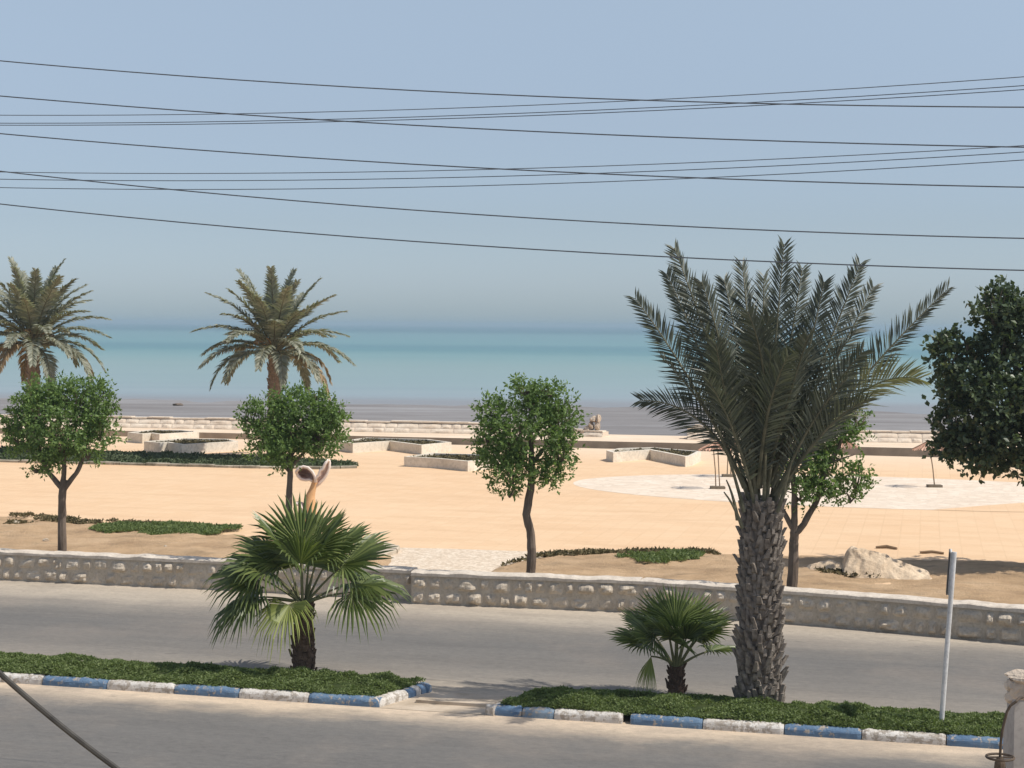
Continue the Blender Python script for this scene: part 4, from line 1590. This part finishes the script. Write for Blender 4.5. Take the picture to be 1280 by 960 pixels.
def fan_palm(base, hgt, r0, leaves, dead, label, stub, sc):
    k = thing('fan_palm', base, label, 'palm tree')
    palm_trunk(k, hgt, r0, r0 * 0.72, 70 if hgt > 0.6 else 36, 'fan_bark', stub, 1.0)
    c0 = Vector((0, 0, hgt))
    for (az, el, pet, rad, droop, mat) in leaves:
        az, el = R(az), R(el)
        dirh = Vector((math.cos(az), math.sin(az), 0))
        d = dirh * math.cos(el) + Vector((0, 0, math.sin(el)))
        p1 = c0 + d * pet
        e2 = el - R(12 + 25 * droop)
        fw = dirh * math.cos(e2) + Vector((0, 0, math.sin(e2)))
        face = Vector((0, 0, 1)) * math.cos(e2) - dirh * math.sin(e2)
        face = face + Vector((random.uniform(-.3, .3), random.uniform(-.5, .1), 0))
        fan_leaf(k, c0 + dirh * 0.05, p1, fw, face, rad, mat, 34, 112, droop, 0.55)
    for (az, el, pet, rad) in dead:
        az, el = R(az), R(el)
        dirh = Vector((math.cos(az), math.sin(az), 0))
        d = dirh * math.cos(el) + Vector((0, 0, math.sin(el)))
        p1 = c0 + d * pet
        fan_leaf(k, c0, p1, Vector((dirh.x * 0.25, dirh.y * 0.25, -1)), dirh, rad, 'dry_frond' if rad < 0.4 else 'fan_leaf_yellow', 22, 40, 0.4, 0.5)
    return k


G_, Y_ = 'fan_leaf', 'fan_leaf_yellow'
fb = gp(379, 838, 0.15)
fb.z = 0.12
lv = [(180, 70, .75, .95, .12, G_), (165, 55, .7, .9, .2, G_), (110, 80, .85, .95, .08, G_), (60, 78, .8, .9, .08, G_), (5, 74, .75, .9, .10, G_),
      (-3, 44, .85, .95, .12, G_), (25, 58, .8, .85, .12, G_), (-100, 76, .65, .75, .15, G_), (195, 42, .75, .85, .3, G_),
      (176, 28, .8, .9, .4, G_), (190, 8, .7, .8, .5, G_), (150, 34, .75, .9, .4, G_),
      (4, 22, .8, .95, .35, G_), (-12, 14, .8, .85, .45, G_), (75, 45, .7, .85, .35, G_),
      (182, 2, .75, .8, .6, G_), (246, 4, .42, .66, .8, Y_)]
fan_palm(fb, 1.08, 0.17, lv, [], 'taller green fan palm with drooping leaves on the left median', 0.13, 1)
fb = gp(845, 860, 0.15)
fb.z = 0.12
lv = [(178, 34, .58, .6, .12, G_), (165, 52, .6, .62, .1, G_), (120, 66, .62, .66, .06, G_), (90, 76, .62, .66, .06, G_), (50, 64, .62, .66, .06, G_), (15, 52, .6, .62, .1, G_), (2, 24, .55, .55, .15, G_),
      (200, 48, .55, .6, .12, G_), (-30, 52, .55, .6, .12, G_), (-90, 70, .5, .6, .12, G_), (-120, 60, .5, .58, .15, G_), (-60, 62, .5, .58, .15, G_)]
fan_palm(fb, 0.36, 0.12, lv, [(212, 22, .50, .48)], 'small young fan palm with short trunk beside the big date palm', 0.10, 1)
random.seed(101)

# ------------------------------------------------------------------ leaning post
pb = gp(1176, 907, 0.15)
pb.z = 0.1
k = thing('sign_post', pb, 'slim white leaning post on the right median with a narrow plate seen edge on', 'post')
top = dp(1193, 690, pb.y) - pb
ax = top.normalized()
b = MB()
b.tube([(0, 0, -0.05), ax * top.length * 0.5, top], [0.034, 0.033, 0.032], 12)
b.build('pole', 'post_paint', k, smooth=False)
b = MB()
s0, s1 = dp(1189, 744, pb.y) - pb, top
lf = Vector((-0.058, 0.02, 0))
bk = Vector((0.075, 0.30, 0))
n_ = Vector((0.012, 0.006, 0))
for off, mt in ((0, 0), (1, 1)):
    b.cur = mt
    o_ = lf * (0.62 if off == 0 else 0.95)
    a0, a1 = s0 + o_, s1 + o_
    e_ = n_ if off == 0 else n_ * 0.8
    vs = [a0 - e_, a0 + e_, a0 + e_ + bk, a0 - e_ + bk, a1 - e_, a1 + e_, a1 + e_ + bk, a1 - e_ + bk]
    b.add(vs, [(0, 1, 5, 4), (1, 2, 6, 5), (2, 3, 7, 6), (3, 0, 4, 7), (4, 5, 6, 7), (3, 2, 1, 0)])
b.build('plate', ['post_paint', 'post_back'], k)

# ------------------------------------------------------------------ sculpture
sb = gp(390, 662, GZ)
k = thing('tail_sculpture', sb, 'orange and pinkish white fish tail sculpture standing on the plaza behind the fan palm', 'sculpture')


def sp(px, py, dy=0.0):
    return Vector(dp(px, py, sb.y + dy)) - sb


b = MB()
cp = [(388, 664), (387, 648), (387, 632), (388, 620), (391, 611), (393, 604), (394, 598)]
rr = [0.24, 0.21, 0.165, 0.12, 0.085, 0.075, 0.07]
pts, rad = [], []
for i in range(len(cp) - 1):
    for s_ in range(4):
        f = s_ / 4
        pts.append(sp(*cp[i]).lerp(sp(*cp[i + 1]), f))
        rad.append(rr[i] * (1 - f) + rr[i + 1] * f)
b.tube(pts, rad, 18)
b.build('body', 'statue_body', k, smooth=True)


def fluke(name, center, widths, wdirs, cup, mat, thick=0.035, serr=0.0):
    b = MB()
    n, m_ = len(center), 9
    F_, B_ = [], []
    for i in range(n):
        c0 = sp(*center[i][:2], center[i][2] if len(center[i]) > 2 else 0)
        wd = Vector(wdirs[i]).normalized()
        nx_ = sp(*center[min(i + 1, n - 1)][:2]) - sp(*center[max(i - 1, 0)][:2])
        nm = nx_.cross(wd).normalized()
        for j in range(m_):
            s_ = 2 * j / (m_ - 1) - 1
            q_ = c0 + wd * (widths[i] * s_) + nm * (cup[i] * s_ * s_)
            if serr and j == 0:
                q_ += wd * serr * (1 if i % 2 else -1)
            F_.append(q_ + nm * thick / 2)
            B_.append(q_ - nm * thick / 2)
    fs = []
    N_ = n * m_
    for i in range(n - 1):
        for j in range(m_ - 1):
            a, c_, d_, e_ = i * m_ + j, i * m_ + j + 1, (i + 1) * m_ + j + 1, (i + 1) * m_ + j
            fs += [(a, c_, d_, e_), (N_ + e_, N_ + d_, N_ + c_, N_ + a)]
    for i in range(n - 1):
        for j in (0, m_ - 1):
            a, e_ = i * m_ + j, (i + 1) * m_ + j
            fs.append((a, e_, N_ + e_, N_ + a))
    for i in (0, n - 1):
        for j in range(m_ - 1):
            a, c_ = i * m_ + j, i * m_ + j + 1
            fs.append((a, c_, N_ + c_, N_ + a))
    b.add(F_ + B_, fs)
    return b.build(name, mat, k, smooth=False)


def shell(lo, hi, cup, mat, thick=0.05, m_=9):
    b = MB()
    n = len(lo)
    F_, B_ = [], []
    for i in range(n):
        for j in range(m_):
            f = j / (m_ - 1)
            px = lo[i][0] * (1 - f) + hi[i][0] * f
            py = lo[i][1] * (1 - f) + hi[i][1] * f
            wth = math.hypot(lo[i][0] - hi[i][0], lo[i][1] - hi[i][1]) / 10
            d = cup * wth * 4 * f * (1 - f) - 0.10 * f
            F_.append(sp(px, py, d))
            B_.append(sp(px, py, d + thick))
    N_ = n * m_
    fs = []
    for i in range(n - 1):
        for j in range(m_ - 1):
            a, c_, d_, e_ = i * m_ + j, i * m_ + j + 1, (i + 1) * m_ + j + 1, (i + 1) * m_ + j
            fs += [(a, c_, d_, e_), (N_ + e_, N_ + d_, N_ + c_, N_ + a)]
        for j in (0, m_ - 1):
            a, e_ = i * m_ + j, (i + 1) * m_ + j
            fs.append((a, e_, N_ + e_, N_ + a))
    for i in (0, n - 1):
        for j in range(m_ - 1):
            a, c_ = i * m_ + j, i * m_ + j + 1
            fs.append((a, c_, N_ + c_, N_ + a))
    b.add(F_ + B_, fs)
    o = b.build('fluke', mat, k, smooth=False)
    rb = MB()
    edge_ = [F_[i * m_] for i in range(n)] + [F_[i * m_ + m_ - 1] for i in range(n - 1, -1, -1)]
    rb.tube([p + Vector((0, -0.01, 0)) for p in edge_], 0.04, 7)
    rb.build('rim', 'statue_rim', o, smooth=True)
    return o


shell([(394.5, 607), (391, 601.5), (387, 599.5), (382, 600), (376.5, 599), (372.5, 595), (370.5, 590.5)],
      [(395, 603), (393.5, 595), (390, 589), (385, 584.5), (379, 583), (374, 585.5), (370.5, 589.5)], 0.30, 'statue_fluke')
shell([(395, 608), (400, 604), (405, 598.5), (409, 592), (411.5, 585), (412, 579), (411.5, 576)],
      [(394, 603), (395.5, 596.5), (398.5, 594), (400.5, 588), (404, 586), (406, 580.5), (409.5, 575)], 0.10, 'statue_fluke')
fluke('fin', [(386, 640), (381, 634), (376, 629), (371, 628), (368, 632)], [0.1, 0.13, 0.12, 0.09, 0.04],
      [(0.3, 1, 0.2)] * 5, [0.03] * 5, 'statue_fluke', 0.05)


# ------------------------------------------------------------------ small conical shades with stone feet
def shade(px, py, hpx, label, lean=0.0, two=True):
    b0 = gp(px, py, GZ)
    k = thing('shade_umbrella', b0, label, 'umbrella', 'small conical shade umbrellas round the pale paving')
    s_ = b0.y / F
    h = hpx * s_
    b = MB()
    b.box(-0.24, -0.16, -0.02, 0.24, 0.16, 0.085)
    b.build('base_block', 'shade_base', k)
    tp = Vector((-lean, 0, h))
    for dx in ((-0.06, 0.07) if two else (0.0,)):
        b = MB()
        b.tube([(dx, 0, 0.07), (dx * 0.9 - lean * 0.3, 0, h * 0.4), (dx * 1.1 - lean * 0.8, 0, h * 0.8), tp + Vector((dx * 0.5, 0, -0.05))], [0.022, 0.02, 0.02, 0.018], 7)
        b.build('pole', 'shade_pole', k)
    b = MB()
    n = 8
    rr_, hh = 0.56, 0.28
    ap = tp + Vector((0, 0, 0.06))
    ring = [tp + Vector((rr_ * math.cos(2 * math.pi * i / n), rr_ * math.sin(2 * math.pi * i / n), -hh + 0.06)) for i in range(n)]
    low = [p_ + Vector((0, 0, -0.09)) for p_ in ring]
    ns = 30
    for i in range(ns):
        a0 = 2 * math.pi * i / ns
        a1 = a0 + 2 * math.pi / ns * 0.36
        q0 = tp + Vector((rr_ * math.cos(a0), rr_ * math.sin(a0), -hh + 0.06 + random.uniform(-0.05, 0.02)))
        q1 = tp + Vector((rr_ * math.cos(a1), rr_ * math.sin(a1), -hh + 0.06 + random.uniform(-0.05, 0.02)))
        dn = Vector((0, 0, -0.02))
        b.add([ap, q0, q1, ap + dn, q0 + dn, q1 + dn], [(0, 1, 2), (5, 4, 3), (1, 4, 5, 2), (0, 3, 4, 1), (0, 2, 5, 3)])
    cn = b.build('canopy', 'canopy', k)
    for i in range(n):
        b = MB()
        b.tube([ap + Vector((0, 0, 0.01)), ring[i] + Vector((0, 0, 0.012))], 0.014, 5)
        b.build('rib', 'shade_pole', cn)
    return k


shade(897, 611, 58, 'nearest conical shade umbrella on two thin poles, left of the big date palm', 0.1)
shade(911, 596, 48, 'second conical shade umbrella, half hidden by the left fronds of the big date palm', -0.02)
shade(1053, 600, 50, 'conical shade umbrella hidden behind the street tree with forked trunk', 0.0, False)
shade(1168, 609, 56, 'conical shade umbrella on one leaning pole under the big dark tree', 0.2, False)


# ------------------------------------------------------------------ overhead wires
def wire(p3, Yc, rad, label, cat='wire', group=None, ext=1.3, slope=-0.25, mat='wire', name='power_wire', n=60, n_side=6):
    """a sagging wire through three photo points, in a vertical plane parallel to the road"""
    w_ = []
    for px, py in p3:
        d = ray(px, py)
        # plane: Y = Yc + slope * X
        s_ = Yc / (d.y - slope * d.x)
        w_.append(EYE + d * s_)
    xs_ = [p.x for p in w_]
    cz = np.polyfit(xs_, [p.z for p in w_], 2)
    x0, x1 = min(xs_) - (max(xs_) - min(xs_)) * ext, max(xs_) + (max(xs_) - min(xs_)) * ext
    pts = []
    for i in range(n + 1):
        x = x0 + (x1 - x0) * i / n
        pts.append(Vector((x, Yc + slope * x, float(np.polyval(cz, x)))))
    b = MB()
    b.tube([p - pts[0] for p in pts], rad, n_side)
    return tag(b.build(name, mat, None, loc=pts[0]), label, cat, group)


G1, G2 = 'near power wires sloping down to the right', 'thin power wires rising to the right'
near_w = [((0, 76), (640, 119), (1280, 134)), ((0, 120), (640, 163), (1280, 184)), ((0, 167), (640, 212), (1280, 234)), ((0, 214), (640, 271), (1280, 298)), ((0, 255), (640, 310), (1280, 338))]
names1 = ['topmost of the five thicker wires sloping down to the right', 'second from the top of the five thicker sloping wires', 'middle one of the five thicker wires sloping down to the right',
          'fourth from the top of the five thicker sloping wires', 'lowest of the five thicker wires, crossing the tips of the big palm']
for p3, lb in zip(near_w, names1):
    wire(p3, 15.5, 0.0058, lb, 'wire', G1)
thin_w = [((0, 144), (640, 132.5), (1280, 96)), ((0, 154), (640, 142), (1280, 107)), ((0, 156.5), (640, 145.5), (1280, 112)), ((0, 215), (640, 211), (1280, 182)), ((0, 224), (640, 220), (1280, 190)), ((0, 234.5), (640, 231), (1280, 200))]
names2 = ['top thin wire of the upper trio rising to the right', 'middle thin wire of the upper trio rising to the right', 'bottom thin wire of the upper trio rising to the right',
          'top thin wire of the lower trio rising to the right', 'middle thin wire of the lower trio rising to the right', 'bottom thin wire of the lower trio rising to the right']
for p3, lb in zip(thin_w, names2):
    wire(p3, 19.0, 0.0046, lb, 'wire', G2)
wire([(0, 842), (70, 902), (145, 960)], 7.5, 0.0135, 'thick grey sagging cable crossing the bottom left corner', 'cable', None, 3.0, 0.0, 'cable', 'service_cable', 40, 8)

# ------------------------------------------------------------------ gate pillar, garden wall and lamp at bottom right
pz = gp(1268, 900, 0)
PY = 12.0
pX = (1273 - 640) / F * PY
topz = dp(1275, 850, PY).z
k = thing('gate_pillar', (pX + 0.25, PY + 0.25, 0), 'rough cream stone gate pillar at the bottom right corner', 'pillar')
b = MB()
b.box(-0.24, -0.22, -0.05, 0.24, -0.09, topz - 0.02)
b.build('pillar_core', 'plaster', k)
f = MB()
for r_ in range(18):
    z0 = topz - 0.165 * (r_ + 1)
    for (a, d_) in ((Vector((-0.26, -0.23, 0)), Vector((1, 0, 0))),):
        s_ = 0
        while s_ < 0.5:
            wd = min(random.uniform(0.14, 0.3), 0.52 - s_)
            stone_face(f, a + d_ * s_, a + d_ * (s_ + 1), Vector((0, 0, 1)), wd - 0.012, z0, z0 + 0.152, 0.03, 5, 4, 0.015)
            s_ += wd
for (x_, y_, z_, rx, ry, rz) in [(-0.15, -0.17, topz + 0.01, 0.14, 0.1, 0.055), (0.12, -0.17, topz + 0.02, 0.16, 0.1, 0.06), (-0.25, -0.17, topz - 0.05, 0.035, 0.07, 0.05), (-0.25, -0.17, topz - 0.14, 0.03, 0.06, 0.05)]:
    rock_mesh(f, (x_, y_, z_), (rx, ry, rz), 40 + x_, 1)
f.build('stone_facing', 'pillar_stone', k)

GY = 11.4
GD = 0.25
gx0 = (1262.5 - 640) / F * (GY + GD)


def gz_at(px, py):
    # the side face runs from the near edge (photo 1276) back to 1262
    yy_ = gx0 * F / (px - 640)
    return yy_ - GY, dp(px, py, yy_).z


out = [gz_at(*q_) for q_ in [(1262.5, 907), (1264, 896), (1267, 887), (1271, 880), (1276, 877)]]
out[-1] = (0.0, out[-1][1])
out = [(GD, -0.05)] + out + [(0.0, -0.05)]
b = MB()
n = len(out)
vs = [(0, y_, z_) for y_, z_ in out] + [(0.5, y_, z_) for y_, z_ in out]
b.add(vs, [tuple(range(n)), tuple(range(n, 2 * n))[::-1]] + [(i, n + i, n + (i + 1) % n, (i + 1) % n) for i in range(n)])
tag(b.build('garden_wall', 'plaster', None, loc=(gx0, GY, 0)), 'narrow grey plastered wall end with rounded shoulder in front of the cream pillar', 'wall')

LY = 11.3
lb = dp(1250, 950, LY)
k = thing('gooseneck_lamp', (lb.x, lb.y, lb.z), 'thin dark gooseneck lamp arm with round hoop beside the grey wall end', 'lamp')
arm = [dp(px, py, LY) - lb for px, py in [(1290, 876), (1278, 875), (1270, 877), (1263, 882), (1258.5, 890), (1256, 900), (1253, 912), (1251, 928), (1250, 948)]]
arm[0].y += 0.14
arm[1].y += 0.06
b = MB()
b.tube(arm, 0.0095, 8)
b.build('arm', 'lamp_iron', k)
b = MB()
b.tube([(0, 0, 0.02), (0, 0, -0.02), (0, 0, -0.06)], [0.022, 0.036, 0.04], 10)
b.build('lamp_holder', 'lamp_iron', k)
b = MB()
b.tube([(0.092 * math.cos(2 * math.pi * i / 24), 0.092 * math.sin(2 * math.pi * i / 24), 0.02) for i in range(25)], 0.009, 6, cap=False)
b.tube([(-0.09, 0, 0.02), (0.09, 0, 0.02)], 0.006, 5)
b.build('hoop', 'lamp_iron', k)

# ------------------------------------------------------------------ sea haze
hz = MB()
hz.box(-32000, -400, -4.0, 32000, 32000, 11.5)
m = NM('haze')
m.t.nodes.clear()
pv = m.n('ShaderNodeVolumePrincipled')
pv.inputs['Color'].default_value = (0.47, 0.57, 0.645, 1)
pv.inputs['Density'].default_value = 0.0004
o_ = m.n('ShaderNodeOutputMaterial')
m.l(pv.outputs[0], o_.inputs['Volume'])
M['haze'] = m.m
tag(hz.build('haze', 'haze'), 'pale sea haze filling the air over the water', 'haze', kind='stuff')
